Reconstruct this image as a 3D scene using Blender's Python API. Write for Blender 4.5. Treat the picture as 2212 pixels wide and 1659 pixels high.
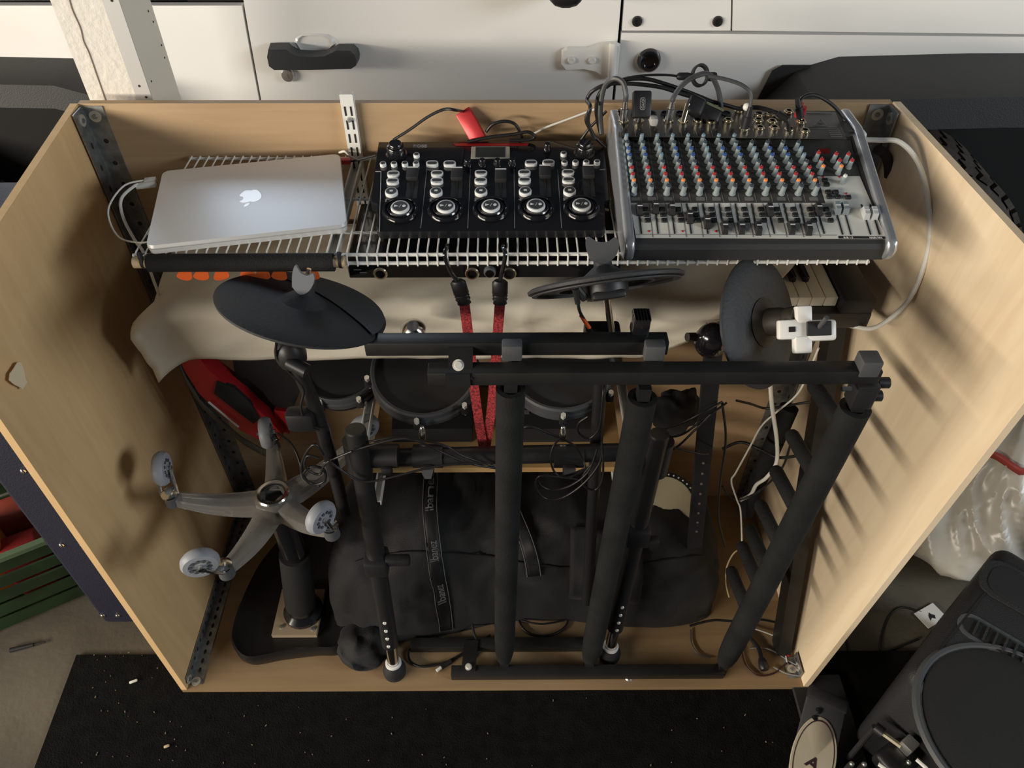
import bpy, bmesh, math, random
from mathutils import Vector as V, Matrix as M
random.seed(7)
for o in list(bpy.data.objects): bpy.data.objects.remove(o)
sc = bpy.context.scene
col = sc.collection
PI = math.pi
R = math.radians
# ---------------- camera ----------------
FP, CX, CY = 1661.0, 1106.0, 829.5
PITCH, YAW = R(44.8), R(0.3)
CAM = V((0, 0, 1.765))
cd = bpy.data.cameras.new('camera'); co = bpy.data.objects.new('camera', cd); col.objects.link(co)
cd.sensor_width = 36; cd.lens = FP * 36 / 2212; cd.clip_start = 0.02
co.location = CAM; co.rotation_euler = (PI/2 - PITCH, 0, -YAW)
sc.camera = co
# ---------------- world, light, exposure ----------------
w = bpy.data.worlds.new('world'); sc.world = w; w.use_nodes = True
bg = w.node_tree.nodes['Background']; bg.inputs[0].default_value = (0.80, 0.86, 1.0, 1); bg.inputs[1].default_value = 0.05
def area(name, loc, aim, sx, sy, power, c):
    l = bpy.data.lights.new(name, 'AREA'); l.shape = 'RECTANGLE'; l.size = sx; l.size_y = sy; l.energy = power; l.color = c
    o = bpy.data.objects.new(name, l); col.objects.link(o); o.location = loc
    o.rotation_euler = (V(aim) - V(loc)).to_track_quat('-Z', 'Y').to_euler(); return o
area('garage_door_daylight', (-4.2, -1.5, 1.78), (0.1, 1.05, 0.95), 4.6, 0.32, 350, (1.0, 0.90, 0.76))
area('side_window_daylight', (4.3, -1.0, 2.55), (-0.4, 1.4, 1.0), 1.8, 1.1, 96, (0.86, 0.94, 1.0))
area('high_window_daylight', (-2.05, 4.6, 3.0), (-0.5, 1.2, 1.0), 1.7, 1.0, 32, (0.72, 0.84, 1.0))
vs = sc.view_settings; vs.view_transform = 'Standard'; vs.look = 'None'; vs.gamma = 1; vs.use_curve_mapping = False; vs.exposure = 0.0
# ---------------- pixel -> point on a named surface ----------------
RT = V((math.cos(YAW), -math.sin(YAW), 0))
FW = V((math.sin(YAW)*math.cos(PITCH), math.cos(YAW)*math.cos(PITCH), -math.sin(PITCH)))
UP = RT.cross(FW)
def P(px, py, x=None, y=None, z=None, d=None, pl=None):
    r = RT*(px-CX) + UP*(CY-py) + FW*FP
    if z is not None: t = (z-CAM.z)/r.z
    elif y is not None: t = (y-CAM.y)/r.y
    elif x is not None: t = (x-CAM.x)/r.x
    elif pl is not None: t = (pl[0]-CAM).dot(pl[1])/r.dot(pl[1])
    else: t = d/FP
    return CAM + r*t
# ---------------- materials ----------------
MATS = {}
def mat(name, c, rough=0.5, metal=0.0, noise=0.0, nscale=30, bump=0.0, bscale=200, coat=0.0, trans=0.0, c2=None, stretch=None, spec=None, sheen=0.0, alpha=1.0):
    if name in MATS: return MATS[name]
    m = bpy.data.materials.new(name); m.use_nodes = True; nt = m.node_tree; b = nt.nodes['Principled BSDF']
    b.inputs['Base Color'].default_value = (*c, 1); b.inputs['Roughness'].default_value = rough; b.inputs['Metallic'].default_value = metal
    b.inputs['Coat Weight'].default_value = coat; b.inputs['Transmission Weight'].default_value = trans
    if spec is not None: b.inputs['Specular IOR Level'].default_value = spec
    if sheen: b.inputs['Sheen Weight'].default_value = sheen
    if alpha < 1: b.inputs['Alpha'].default_value = alpha
    if noise or c2 or bump:
        tc = nt.nodes.new('ShaderNodeTexCoord'); mp = nt.nodes.new('ShaderNodeMapping'); nt.links.new(tc.outputs['Object'], mp.inputs[0])
        if stretch: mp.inputs['Scale'].default_value = stretch
    if noise or c2:
        n = nt.nodes.new('ShaderNodeTexNoise'); n.inputs['Scale'].default_value = nscale; n.inputs['Detail'].default_value = 6
        nt.links.new(mp.outputs[0], n.inputs['Vector'])
        cr = nt.nodes.new('ShaderNodeValToRGB'); nt.links.new(n.outputs[0], cr.inputs[0])
        lo = c2 if c2 else tuple(x*(1-noise) for x in c); hi = c if c2 else tuple(min(1, x*(1+noise)) for x in c)
        cr.color_ramp.elements[0].color = (*lo, 1); cr.color_ramp.elements[1].color = (*hi, 1)
        cr.color_ramp.elements[0].position = 0.34; cr.color_ramp.elements[1].position = 0.66
        nt.links.new(cr.outputs[0], b.inputs['Base Color'])
    if bump:
        n2 = nt.nodes.new('ShaderNodeTexNoise'); n2.inputs['Scale'].default_value = bscale; n2.inputs['Detail'].default_value = 4
        nt.links.new(mp.outputs[0], n2.inputs['Vector'])
        bp = nt.nodes.new('ShaderNodeBump'); bp.inputs['Strength'].default_value = bump; bp.inputs['Distance'].default_value = 0.004
        nt.links.new(n2.outputs[0], bp.inputs['Height']); nt.links.new(bp.outputs[0], b.inputs['Normal'])
    MATS[name] = m; return m
def wood(name, c, cdark, vec, knots=0.0):
    """plywood / pine: stretched grain plus a broad figure"""
    m = mat(name, c, 0.62); nt = m.node_tree; b = nt.nodes['Principled BSDF']
    tc = nt.nodes.new('ShaderNodeTexCoord')
    def noise(scale, sc_, det=6, dist=0.0):
        mp = nt.nodes.new('ShaderNodeMapping'); mp.inputs['Scale'].default_value = sc_; nt.links.new(tc.outputs['Object'], mp.inputs[0])
        n = nt.nodes.new('ShaderNodeTexNoise'); n.inputs['Scale'].default_value = scale; n.inputs['Detail'].default_value = det; n.inputs['Distortion'].default_value = dist
        nt.links.new(mp.outputs[0], n.inputs['Vector']); return n
    g = noise(14, vec, 8, 0.6); f = noise(2.2, tuple(0.35+0.65*x for x in [min(1, v) for v in vec]), 3, 1.2)
    mx = nt.nodes.new('ShaderNodeMath'); mx.operation = 'MULTIPLY_ADD'; mx.inputs[1].default_value = 0.45
    nt.links.new(g.outputs[0], mx.inputs[0]); 
    m2 = nt.nodes.new('ShaderNodeMath'); m2.operation = 'MULTIPLY'; m2.inputs[1].default_value = 0.55; nt.links.new(f.outputs[0], m2.inputs[0]); nt.links.new(m2.outputs[0], mx.inputs[2])
    cr = nt.nodes.new('ShaderNodeValToRGB'); nt.links.new(mx.outputs[0], cr.inputs[0])
    cr.color_ramp.elements[0].color = (*cdark, 1); cr.color_ramp.elements[0].position = 0.33
    cr.color_ramp.elements[1].color = (*c, 1); cr.color_ramp.elements[1].position = 0.62
    nt.links.new(cr.outputs[0], b.inputs['Base Color'])
    bp = nt.nodes.new('ShaderNodeBump'); bp.inputs['Strength'].default_value = 0.15; bp.inputs['Distance'].default_value = 0.002
    nt.links.new(g.outputs[0], bp.inputs['Height']); nt.links.new(bp.outputs[0], b.inputs['Normal'])
    return m
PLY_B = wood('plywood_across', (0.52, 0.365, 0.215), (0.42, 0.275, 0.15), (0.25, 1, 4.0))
PLY_F = wood('plywood_floor_shaded', (0.33, 0.225, 0.12), (0.25, 0.16, 0.08), (0.25, 4.0, 1))  # darker plywood copy; shade low in the bin is put into its colour
PLY_S = wood('plywood_side', (0.78, 0.53, 0.27), (0.64, 0.42, 0.20), (1, 3.5, 0.3))
PLY_R = wood('plywood_worn_side', (0.84, 0.69, 0.48), (0.72, 0.55, 0.36), (1, 3.5, 0.3))
PINE = wood('pine', (0.60, 0.40, 0.18), (0.42, 0.24, 0.09), (0.25, 4, 5))
DOWEL = wood('dowel_wood', (0.66, 0.50, 0.32), (0.55, 0.40, 0.24), (0.3, 5, 5))
CONC = mat('concrete', (0.135, 0.117, 0.085), 0.9, c2=(0.085, 0.074, 0.055), nscale=5, bump=0.3, bscale=60)
RUBBER = mat('rubber_mat', (0.0065, 0.0065, 0.006), 0.95, c2=(0.003, 0.003, 0.003), nscale=40, bump=0.8, bscale=320, spec=0.15)
GALV = mat('galvanised_steel', (0.30, 0.31, 0.31), 0.5, 0.85, noise=0.25, nscale=60)
SHINY = mat('bright_bolt', (0.85, 0.82, 0.74), 0.28, 0.35)
STEEL = mat('zinc_steel', (0.62, 0.62, 0.60), 0.35, 0.9)
CHROME = mat('chrome', (0.80, 0.78, 0.74), 0.15, 1.0)
BRASS = mat('nickel_brass', (0.75, 0.66, 0.50), 0.22, 1.0)
WHITEP = mat('white_powder_coat', (0.80, 0.80, 0.76), 0.45)
WHITEPL = mat('white_plastic', (0.82, 0.81, 0.77), 0.4)
BLK = mat('black_plastic', (0.016, 0.016, 0.018), 0.45)
BLKM = mat('black_matte', (0.014, 0.014, 0.015), 0.7)
BLKG = mat('black_gloss', (0.010, 0.010, 0.012), 0.16, coat=0.5)
BLKP = mat('black_painted_steel', (0.014, 0.014, 0.014), 0.42, noise=0.15, nscale=25)
FOAM = mat('grey_black_foam', (0.0115, 0.012, 0.0122), 0.85, spec=0.25, noise=0.3, nscale=14, bump=0.35, bscale=300)
FABK = mat('black_nylon', (0.007, 0.007, 0.008), 0.75, noise=0.25, nscale=9, bump=0.35, bscale=500, sheen=0.05)
CLOTH = mat('cream_cloth', (0.80, 0.74, 0.62), 0.85, noise=0.05, nscale=6, bump=0.1, bscale=700)
DRUMR = mat('drum_rubber', (0.026, 0.027, 0.030), 0.62, bump=0.2, bscale=150)
DRUMR2 = mat('drum_rubber_edge', (0.060, 0.064, 0.070), 0.55)
GREYPL = mat('dark_grey_plastic', (0.075, 0.078, 0.082), 0.55)
ALU = mat('anodised_aluminium', (0.64, 0.645, 0.65), 0.42, 0.35)
RED = mat('red_plastic', (0.50, 0.02, 0.025), 0.38)
REDD = mat('dark_red_paint', (0.30, 0.012, 0.016), 0.45)
ORANGE = mat('orange_pick', (0.95, 0.16, 0.03), 0.5)
ORANGE2 = mat('orange_tape', (0.85, 0.14, 0.03), 0.6)
CARW = mat('white_car_paint', (0.88, 0.87, 0.84), 0.25, coat=0.4)
TYRE = mat('tyre_rubber', (0.075, 0.066, 0.055), 0.9, noise=0.3, nscale=12, bump=0.8, bscale=60)
FLARE = mat('flare_plastic', (0.034, 0.034, 0.036), 0.62, bump=0.25, bscale=400)
DARK = mat('underbody_dark', (0.008, 0.008, 0.008), 0.9)
WIREBLK = mat('black_cable', (0.012, 0.012, 0.013), 0.4)
WIREGRY = mat('dark_grey_cable', (0.06, 0.062, 0.065), 0.45)
WIREWHT = mat('white_cable', (0.75, 0.74, 0.68), 0.5)
CLEAR = mat('smoky_clear_plastic', (0.52, 0.50, 0.47), 0.16, trans=0.72)
CLEARW = mat('caster_rubber', (0.36, 0.38, 0.42), 0.5, trans=0.25)
PLASTER = mat('white_stucco', (0.80, 0.76, 0.69), 0.8, bump=0.6, bscale=90)
# ---------------- mesh helpers ----------------
ORG = {}
def tag(o, label=None, cat=None, group=None, kind=None):
    if label: o['label'] = label
    if cat: o['category'] = cat
    if group: o['group'] = group
    if kind: o['kind'] = kind
    return o
def thing(name, label, cat, loc, group=None):
    o = bpy.data.objects.new(name, None); col.objects.link(o); o.location = loc; o.empty_display_size = 0.05
    ORG[o] = V(loc); return tag(o, label, cat, group)
def spl(pts, k=8):
    pts = [V(p) for p in pts]; out = []
    n = len(pts)
    if n < 3: return pts
    for i in range(n-1):
        p0 = pts[max(i-1, 0)]; p1 = pts[i]; p2 = pts[i+1]; p3 = pts[min(i+2, n-1)]
        for j in range(k):
            t = j/k
            out.append(0.5*((2*p1) + (p2-p0)*t + (2*p0-5*p1+4*p2-p3)*t*t + (3*p1-p0-3*p2+p3)*t**3))
    out.append(pts[-1]); return out
def frame(d):
    d = d.normalized(); a = V((0, 0, 1)) if abs(d.z) < 0.9 else V((1, 0, 0))
    u = d.cross(a).normalized(); return u, d.cross(u)
def basis(o, ex, ey, ez):
    m = M.Identity(4)
    for i, e in enumerate((ex, ey, ez)):
        for k in range(3): m[k][i] = e[k]
    for k in range(3): m[k][3] = o[k]
    return m
def axis(o, n, hint=V((1, 0, 0))):
    """frame at o whose z is n"""
    n = n.normalized(); x = (hint - n*hint.dot(n)).normalized(); return basis(o, x, n.cross(x), n)
class MB:
    def __init__(s): s.v = []; s.f = []; s.m = []
    def add(s, vs, fs, mi=0):
        b = len(s.v); s.v += [V(x) for x in vs]
        for f in fs: s.f.append([b+i for i in f]); s.m.append(mi)
        return s
    def box(s, c, d, rot=None, mi=0):
        c = V(c); vs = []
        for x in (-.5, .5):
            for y in (-.5, .5):
                for z in (-.5, .5):
                    p = V((x*d[0], y*d[1], z*d[2])); vs.append(c + (rot @ p if rot else p))
        return s.add(vs, [(0,1,3,2),(4,6,7,5),(0,4,5,1),(2,3,7,6),(0,2,6,4),(1,5,7,3)], mi)
    def rbox(s, c, d, r=0.003, seg=2, rot=None, mi=0, mtx=None):
        bm = bmesh.new(); bmesh.ops.create_cube(bm, size=1)
        for v in bm.verts: v.co = V((v.co.x*d[0], v.co.y*d[1], v.co.z*d[2]))
        bmesh.ops.bevel(bm, geom=list(bm.edges), offset=min(r, min(d)*0.49), segments=seg, affect='EDGES', profile=0.5)
        bm.verts.index_update(); c = V(c)
        vs = [(mtx @ (v.co + c)) if mtx else (c + (rot @ v.co if rot else v.co)) for v in bm.verts]
        s.add(vs, [[v.index for v in f.verts] for f in bm.faces], mi); bm.free(); return s
    def hexa(s, b, t, mi=0):
        """bottom ring and top ring of n corners"""
        n = len(b); fs = [tuple(range(n-1, -1, -1)), tuple(range(n, 2*n))]
        for i in range(n): j = (i+1) % n; fs.append((i, j, n+j, n+i))
        return s.add(list(b)+list(t), fs, mi)
    def cyl(s, p0, p1, r0, r1=None, n=14, mi=0, caps=True):
        p0 = V(p0); p1 = V(p1); r1 = r0 if r1 is None else r1; u, w_ = frame(p1-p0); vs = []
        for p, r in ((p0, r0), (p1, r1)):
            for i in range(n): a = 2*PI*i/n; vs.append(p + u*math.cos(a)*r + w_*math.sin(a)*r)
        fs = [(i, n+i, n+(i+1) % n, (i+1) % n) for i in range(n)]
        if caps: fs += [tuple(range(n)), tuple(range(2*n-1, n-1, -1))]
        return s.add(vs, fs, mi)
    def tube(s, pts, r, n=7, k=6, mi=0, smooth=True):
        pts = spl(pts, k) if smooth else [V(p) for p in pts]; N = len(pts); vs = []; u = None
        for i, p in enumerate(pts):
            d = (pts[min(i+1, N-1)] - pts[max(i-1, 0)])
            if d.length < 1e-9: d = V((0, 0, 1))
            d.normalize()
            if u is None: u, w_ = frame(d)
            else:
                u = (u - d*u.dot(d)); u = u.normalized() if u.length > 1e-6 else frame(d)[0]; w_ = d.cross(u)
            rr = r(i/(N-1)) if callable(r) else r
            for j in range(n): a = 2*PI*j/n; vs.append(p + u*math.cos(a)*rr + w_*math.sin(a)*rr)
        fs = [(i*n+j, i*n+(j+1) % n, (i+1)*n+(j+1) % n, (i+1)*n+j) for i in range(N-1) for j in range(n)]
        fs += [tuple(range(n-1, -1, -1)), tuple(range((N-1)*n, N*n))]
        return s.add(vs, fs, mi)
    def lathe(s, prof, mtx, n=24, mi=0, sx=1, sy=1, ring=False):
        if ring: prof = list(prof)+[prof[0]]; mi = (list(mi)+[mi[-1]]) if isinstance(mi, (list, tuple)) else mi
        vs = []; k = len(prof)
        for i in range(n):
            a = 2*PI*i/n
            for r, z in prof: vs.append(mtx @ V((math.cos(a)*r*sx, math.sin(a)*r*sy, z)))
        mis = mi if isinstance(mi, (list, tuple)) else [mi]*(k-1)
        b = len(s.v); s.v += vs
        for i in range(n):
            j = (i+1) % n
            for q in range(k-1):
                s.f.append([b+i*k+q, b+j*k+q, b+j*k+q+1, b+i*k+q+1]); s.m.append(mis[q])
        for q, rev in (() if ring else ((0, True), (k-1, False))):
            if prof[q][0] > 1e-6:
                f = [b+i*k+q for i in range(n)]; s.f.append(f[::-1] if rev else f); s.m.append(mis[min(q, k-2)])
        return s
    def prism(s, poly, z0, z1, mtx, mi=0):
        return s.hexa([mtx @ V((x, y, z0)) for x, y in poly], [mtx @ V((x, y, z1)) for x, y in poly], mi)
    def sphere(s, c, r, n=12, m=8, mi=0, mtx=None):
        c = V(c); rr = r if isinstance(r, (tuple, list)) else (r, r, r); vs = []
        for i in range(m+1):
            t = PI*i/m
            for j in range(n):
                a = 2*PI*j/n; p = V((math.sin(t)*math.cos(a)*rr[0], math.sin(t)*math.sin(a)*rr[1], math.cos(t)*rr[2]))
                vs.append(c + (mtx.to_3x3() @ p if mtx else p))
        return s.add(vs, [(i*n+j, (i+1)*n+j, (i+1)*n+(j+1) % n, i*n+(j+1) % n) for i in range(m) for j in range(n)], mi)
    def grid(s, fn, nu, nv, mi=0, closed=False):
        vs = [fn(i/nu, j/nv) for i in range(nu+1) for j in range(nv+1)]
        return s.add(vs, [(i*(nv+1)+j, (i+1)*(nv+1)+j, (i+1)*(nv+1)+j+1, i*(nv+1)+j+1) for i in range(nu) for j in range(nv)], mi)
    def text(s, t, size, mtx, mi=0, ex=0.0002, bold=0.0):
        cu = bpy.data.curves.new('txt', 'FONT'); cu.body = t; cu.size = size; cu.align_x = 'CENTER'; cu.align_y = 'CENTER'; cu.extrude = ex; cu.offset = bold
        ob = bpy.data.objects.new('txt', cu); col.objects.link(ob)
        me = bpy.data.meshes.new_from_object(ob.evaluated_get(bpy.context.evaluated_depsgraph_get()))
        s.add([mtx @ v.co for v in me.vertices], [list(p.vertices) for p in me.polygons], mi)
        bpy.data.objects.remove(ob); bpy.data.curves.remove(cu); bpy.data.meshes.remove(me); return s
    def mesh(s, name, mats, org=V((0, 0, 0)), smooth=35):
        me = bpy.data.meshes.new(name)
        me.from_pydata([tuple(v-org) for v in s.v], [], s.f)
        for m_ in (mats if isinstance(mats, (list, tuple)) else [mats]): me.materials.append(m_)
        me.polygons.foreach_set('material_index', s.m)
        bm = bmesh.new(); bm.from_mesh(me); bmesh.ops.remove_doubles(bm, verts=bm.verts, dist=1e-6); bmesh.ops.recalc_face_normals(bm, faces=bm.faces); bm.to_mesh(me); bm.free()
        if smooth: me.shade_smooth(); me.set_sharp_from_angle(angle=R(smooth))
        me.update(); return me
    def build(s, name, mats, parent=None, label=None, cat=None, group=None, kind=None, smooth=35, solid=0):
        if parent is not None: org = ORG[parent]
        else:
            xs = [v.x for v in s.v]; ys = [v.y for v in s.v]; org = V(((min(xs)+max(xs))/2, (min(ys)+max(ys))/2, min(v.z for v in s.v)))
        o = bpy.data.objects.new(name, s.mesh(name, mats, org, smooth)); col.objects.link(o); ORG[o] = org
        if parent is not None: o.parent = parent
        else: o.location = org
        if solid:
            md = o.modifiers.new('thick', 'SOLIDIFY'); md.thickness = solid; md.offset = 0
        return tag(o, label, cat, group, kind)
def place(name, me, pos, parent, rot=None, label=None):
    """a piece that shares its mesh with its like"""
    o = bpy.data.objects.new(name, me); col.objects.link(o); o.parent = parent; o.location = V(pos) - ORG[parent]; ORG[o] = ORG[parent]
    if rot is not None: o.rotation_euler = rot.to_euler() if hasattr(rot, 'to_euler') else rot
    if label: o['label'] = label
    return o
def rectpts(w_, h_): return [(-w_/2, -h_/2), (w_/2, -h_/2), (w_/2, h_/2), (-w_/2, h_/2)]
def rrect(w_, h_, r, k=4):
    out = []
    for cx, cy, a0 in ((w_/2-r, h_/2-r, 0), (-w_/2+r, h_/2-r, 90), (-w_/2+r, -h_/2+r, 180), (w_/2-r, -h_/2+r, 270)):
        for i in range(k+1): a = R(a0+90*i/k); out.append((cx+r*math.cos(a), cy+r*math.sin(a)))
    return out
def cable(name, label, pts, r=0.0025, m=None, cat='cable', group=None, n=7, k=7):
    return MB().tube(pts, r, n, k).build(name, m or WIREBLK, None, label, cat, group, smooth=60)
# =============== the setting ===============
fl = MB().add([(-6, -4, 0), (6, -4, 0), (6, 8, 0), (-6, 8, 0)], [(0, 1, 2, 3)]).build('floor', CONC, kind='structure')
MB().box((0, 5.45, 1.6), (11, .1, 3.2)).build('wall_back', PLASTER, kind='structure')
MB().box((5.45, 1.2, 1.6), (.1, 8.4, 3.2)).build('wall_right', PLASTER, kind='structure')
FZ = 0.022                                   # top of the bin's bottom panel
a0 = P(175, 1390, z=0.008); a1 = P(60, 1700, z=0.008)
b0 = P(1965, 1430, z=0.008)
yb = (a0.y+b0.y)/2
bk = V((a0.x, yb, 0.008)); dirl = (a1-a0)
ll = bk + dirl*3
MB().hexa([V((bk.x, bk.y, 0)), V((ll.x, ll.y, 0)), V((2.6, ll.y, 0)), V((2.6, yb, 0))], [bk, V((ll.x, ll.y, .008)), V((2.6, ll.y, .008)), V((2.6, yb, .008))]).build('rubber_mat', RUBBER, None, 'black rubber floor mat in front of the plywood bin', 'mat')
# scraps lying on the mat
cr = MB()
for i in range(70):
    px, py = random.uniform(140, 1700), random.uniform(1505, 1655)
    if random.random() < .3: px, py = random.uniform(180, 380), random.uniform(1400, 1650)
    p = P(px, py, z=0.0095); s_ = random.uniform(.0007, .0017)
    cr.box(p, (s_*random.uniform(1, 3), s_, .002), M.Rotation(random.uniform(0, 6), 3, 'Z'))
cr.build('crumbs', mat('crumb', (0.26, 0.22, 0.16), 0.9), None, 'tiny pale crumbs scattered over the rubber mat', 'crumbs', kind='stuff')
for i, (px, py, L, m_) in enumerate(((348, 1408, .022, GREYPL), (288, 1472, .018, WIREWHT), (360, 1612, .012, DOWEL))):
    MB().rbox(P(px, py, z=.012), (L, .006, .005), .002, 2, M.Rotation(.4, 3, 'Z')).build('wood_chip' if i != 0 else 'plastic_scrap', m_, None, ['grey plastic scrap on the mat beside the left panel', 'pale splinter on the mat near its left edge', 'tan wood chip on the open mat'][i], 'scrap')
q = P(52, 1398, z=.006)
MB().cyl(q+V((-.03, -.008, 0)), q+V((.02, .006, 0)), .006, .004, 10).cyl(q+V((.02, .006, 0)), q+V((.045, .013, 0)), .0022, n=8).build('cable_plug', BLKM, None, 'short black plug lying on the bare concrete', 'plug')

# =============== plywood bin ===============
XL = P(403, 1493, z=FZ).x; XR = P(1735, 1480, z=FZ).x
YF = (P(403, 1493, z=FZ).y + P(1735, 1480, z=FZ).y)/2; YB = P(528, 1075, z=FZ).y
ZT = (P(168, 225, y=YB).z + P(1930, 218, y=YB).z)/2
XLt = P(168, 225, y=YB).x; XRt = P(1930, 218, y=YB).x
LFt = P(-143, 697, x=XL-.012); RFt = P(2357, 684, y=LFt.y)
print('BIN', XL, XR, YF, YB, ZT, XLt, XRt, LFt, RFt)
TH = 0.013
binr = thing('plywood_bin', 'open plywood bin holding the music gear', 'bin', (0, (YF+YB)/2, 0.0))
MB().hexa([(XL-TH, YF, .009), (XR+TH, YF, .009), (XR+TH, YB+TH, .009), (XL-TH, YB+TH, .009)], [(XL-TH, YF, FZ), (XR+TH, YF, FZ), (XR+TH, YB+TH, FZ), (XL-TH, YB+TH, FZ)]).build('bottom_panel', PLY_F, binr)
MB().hexa([(XL, YB, FZ), (XR, YB, FZ), (XR, YB+TH, FZ), (XL, YB+TH, FZ)], [(XLt, YB, ZT), (XRt, YB, ZT-.002), (XRt, YB+TH, ZT-.002), (XLt, YB+TH, ZT)]).build('back_panel', PLY_B, binr)
def sheet(pts4, off, name, m_):
    a, b, c, d = [V(p) for p in pts4]   # front-bottom, back-bottom, back-top, front-top
    def fn(u, v):
        lo = a.lerp(b, u); hi = d.lerp(c, u); return lo.lerp(hi, v)
    mb = MB(); n = 10
    for o_ in (V((0, 0, 0)), V((off, 0, 0))):
        mb.grid(lambda u, v: fn(u, v)+o_, n, n)
    N = (n+1)**2
    ring = [i*(n+1) for i in range(n+1)] + [n*(n+1)+j for j in range(1, n+1)] + [i*(n+1)+n for i in range(n-1, -1, -1)] + [j for j in range(n-1, 0, -1)]
    for i in range(len(ring)): p, q_ = ring[i], ring[(i+1) % len(ring)]; mb.f.append([p, q_, N+q_, N+p]); mb.m.append(0)
    return mb.build(name, m_, binr)
sheet([(XL, YF, FZ), (XL, YB, FZ), (XLt, YB, ZT), LFt], -TH, 'side_panel', PLY_S)
sheet([(XR, YF, FZ), (XR, YB, FZ), (XRt, YB, ZT), RFt], TH, 'side_panel', PLY_R)
MB().prism([(math.cos(a)*.016*(1+.4*math.sin(3*a)), math.sin(a)*.026*(1+.3*math.cos(2*a))) for a in [2*PI*i/14 for i in range(14)]], 0, .0008, axis(P(32, 815, x=XL-.008)+V((.006, 0, 0)), V((1, 0, .01)), V((0, 1, 0)))).build('bare_patch', mat('bare_ply', (.80, .66, .44), .8), binr, 'pale chipped patch on the side panel')
HOLE = mat('hole_dark', (0.02, 0.018, 0.016), 0.9)
WASH = mat('washer', (0.62, 0.58, 0.50), 0.4, 0.6)
def angle_iron(p0, p1, d1, d2, w_, nh, washers):
    """L section from p0 to p1 with flanges along d1 and d2, both lying on panels"""
    p0 = V(p0); p1 = V(p1); d1 = V(d1); d2 = V(d2); t = .0025; ax = (p1-p0).normalized(); L = (p1-p0).length
    mb = MB(); mb.hexa([p0, p0+d1*w_, p0+d1*w_+d2*t, p0+d2*t], [p1, p1+d1*w_, p1+d1*w_+d2*t, p1+d2*t])
    mb.hexa([p0+d2*t, p0+d2*w_, p0+d2*w_+d1*t, p0+d2*t+d1*t], [p1+d2*t, p1+d2*w_, p1+d2*w_+d1*t, p1+d2*t+d1*t])
    for i in range(nh):
        c = p0 + ax*L*(i+.5)/nh
        mb.lathe([(.0045, t), (.0045, t+.0004)], axis(c+d1*w_*.55, d2, ax), 10, 1); mb.lathe([(.0035, t), (.0035, t+.0004)], axis(c+d2*w_*.55, d1, ax), 10, 1, sx=1.8)
    o = mb.build('angle_bracket', [GALV, HOLE], binr)
    for s_ in washers:
        for A, B in ((d1, d2), (d2, d1)):
            MB().lathe([(0, t+.004), (.004, t+.004), (.0045, t+.002), (.0105, t+.0022), (.0105, t)], axis(p0+ax*L*s_+A*w_*.52, B, ax), 18, [1, 1, 0, 0]).build('screw_washer', [WASH, GALV], o)
angle_iron((XLt+.004, YB, ZT-.004), (XL+.002, YB, FZ+.004), (1, 0, 0), (0, -1, 0), .038, 26, (.016, .975))
angle_iron((XRt-.002, YB, ZT-.004), (XR-.002, YB, FZ+.004), (-1, 0, 0), (0, -1, 0), .038, 26, (.016,))
angle_iron((XL+.001, YF+.012, FZ), (XL+.001, YB-.04, FZ), (0, 0, 1), (1, 0, 0), .030, 22, (.012,))
angle_iron((XR-.003, YF+.02, FZ), (XR-.003, YF+.07, FZ), (0, 0, 1), (-1, 0, 0), .028, 2, (.4,))
# slotted uprights and bracket arms screwed to the back panel
UX = (P(770, 330, y=YB).x, 0.232)
def upright(x, zt, zb):
    mb = MB(); w_, dp = .023, .012
    mb.box((x, YB-dp-.001, (zt+zb)/2), (w_, .002, zt-zb)); mb.box((x-w_/2+.001, YB-dp/2-.001, (zt+zb)/2), (.002, dp, zt-zb)); mb.box((x+w_/2-.001, YB-dp/2-.001, (zt+zb)/2), (.002, dp, zt-zb))
    o = mb.build('slotted_upright', WHITEP, binr)
    sl = MB(); z = zt-.030
    while z > zb+.02:
        for s_ in (-.0052, .0052): sl.box((x+s_, YB-dp-.0022, z), (.0032, .0006, .017))
        z -= .0255
    sl.build('slots', HOLE, o, kind='stuff')
    MB().lathe([(0, .005), (.004, .0045), (.005, .0)], axis(V((x, YB-dp-.002, zt-.045)), V((0, -1, 0))), 12).build('screw', STEEL, o)
upright(UX[0], P(768, 203, y=YB-.012).z, .30)
upright(UX[1], ZT-.10, .30)
def arm(x, z, y0, hh=.016):
    """U channel bracket arm, open side up"""
    mb = MB(); w_ = .017; y1 = YB-.013; L = y1-y0
    mb.box((x, (y0+y1)/2, z), (w_, L, .002)); 
    for s_ in (-1, 1): mb.box((x+s_*(w_/2-.001), (y0+y1)/2-.004, z+hh/2), (.002, L+.008, hh))
    return mb.build('bracket_arm', WHITEP, binr)
SH = 1.066                                   # wire shelf
SY0 = P(1000, 545, z=SH).y; SY1 = P(600, 338, z=SH).y
print('SHELF', SY0, SY1)
KA = .832                                    # arms under the keyboard
KL = .640
yk = P(735, 952, z=KL+.016).y
for x in UX:
    arm(x, SH-.024, SY0+.02); arm(x, KA, 1.09); arm(x, KL, yk); arm(x, .435, .985)
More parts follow.
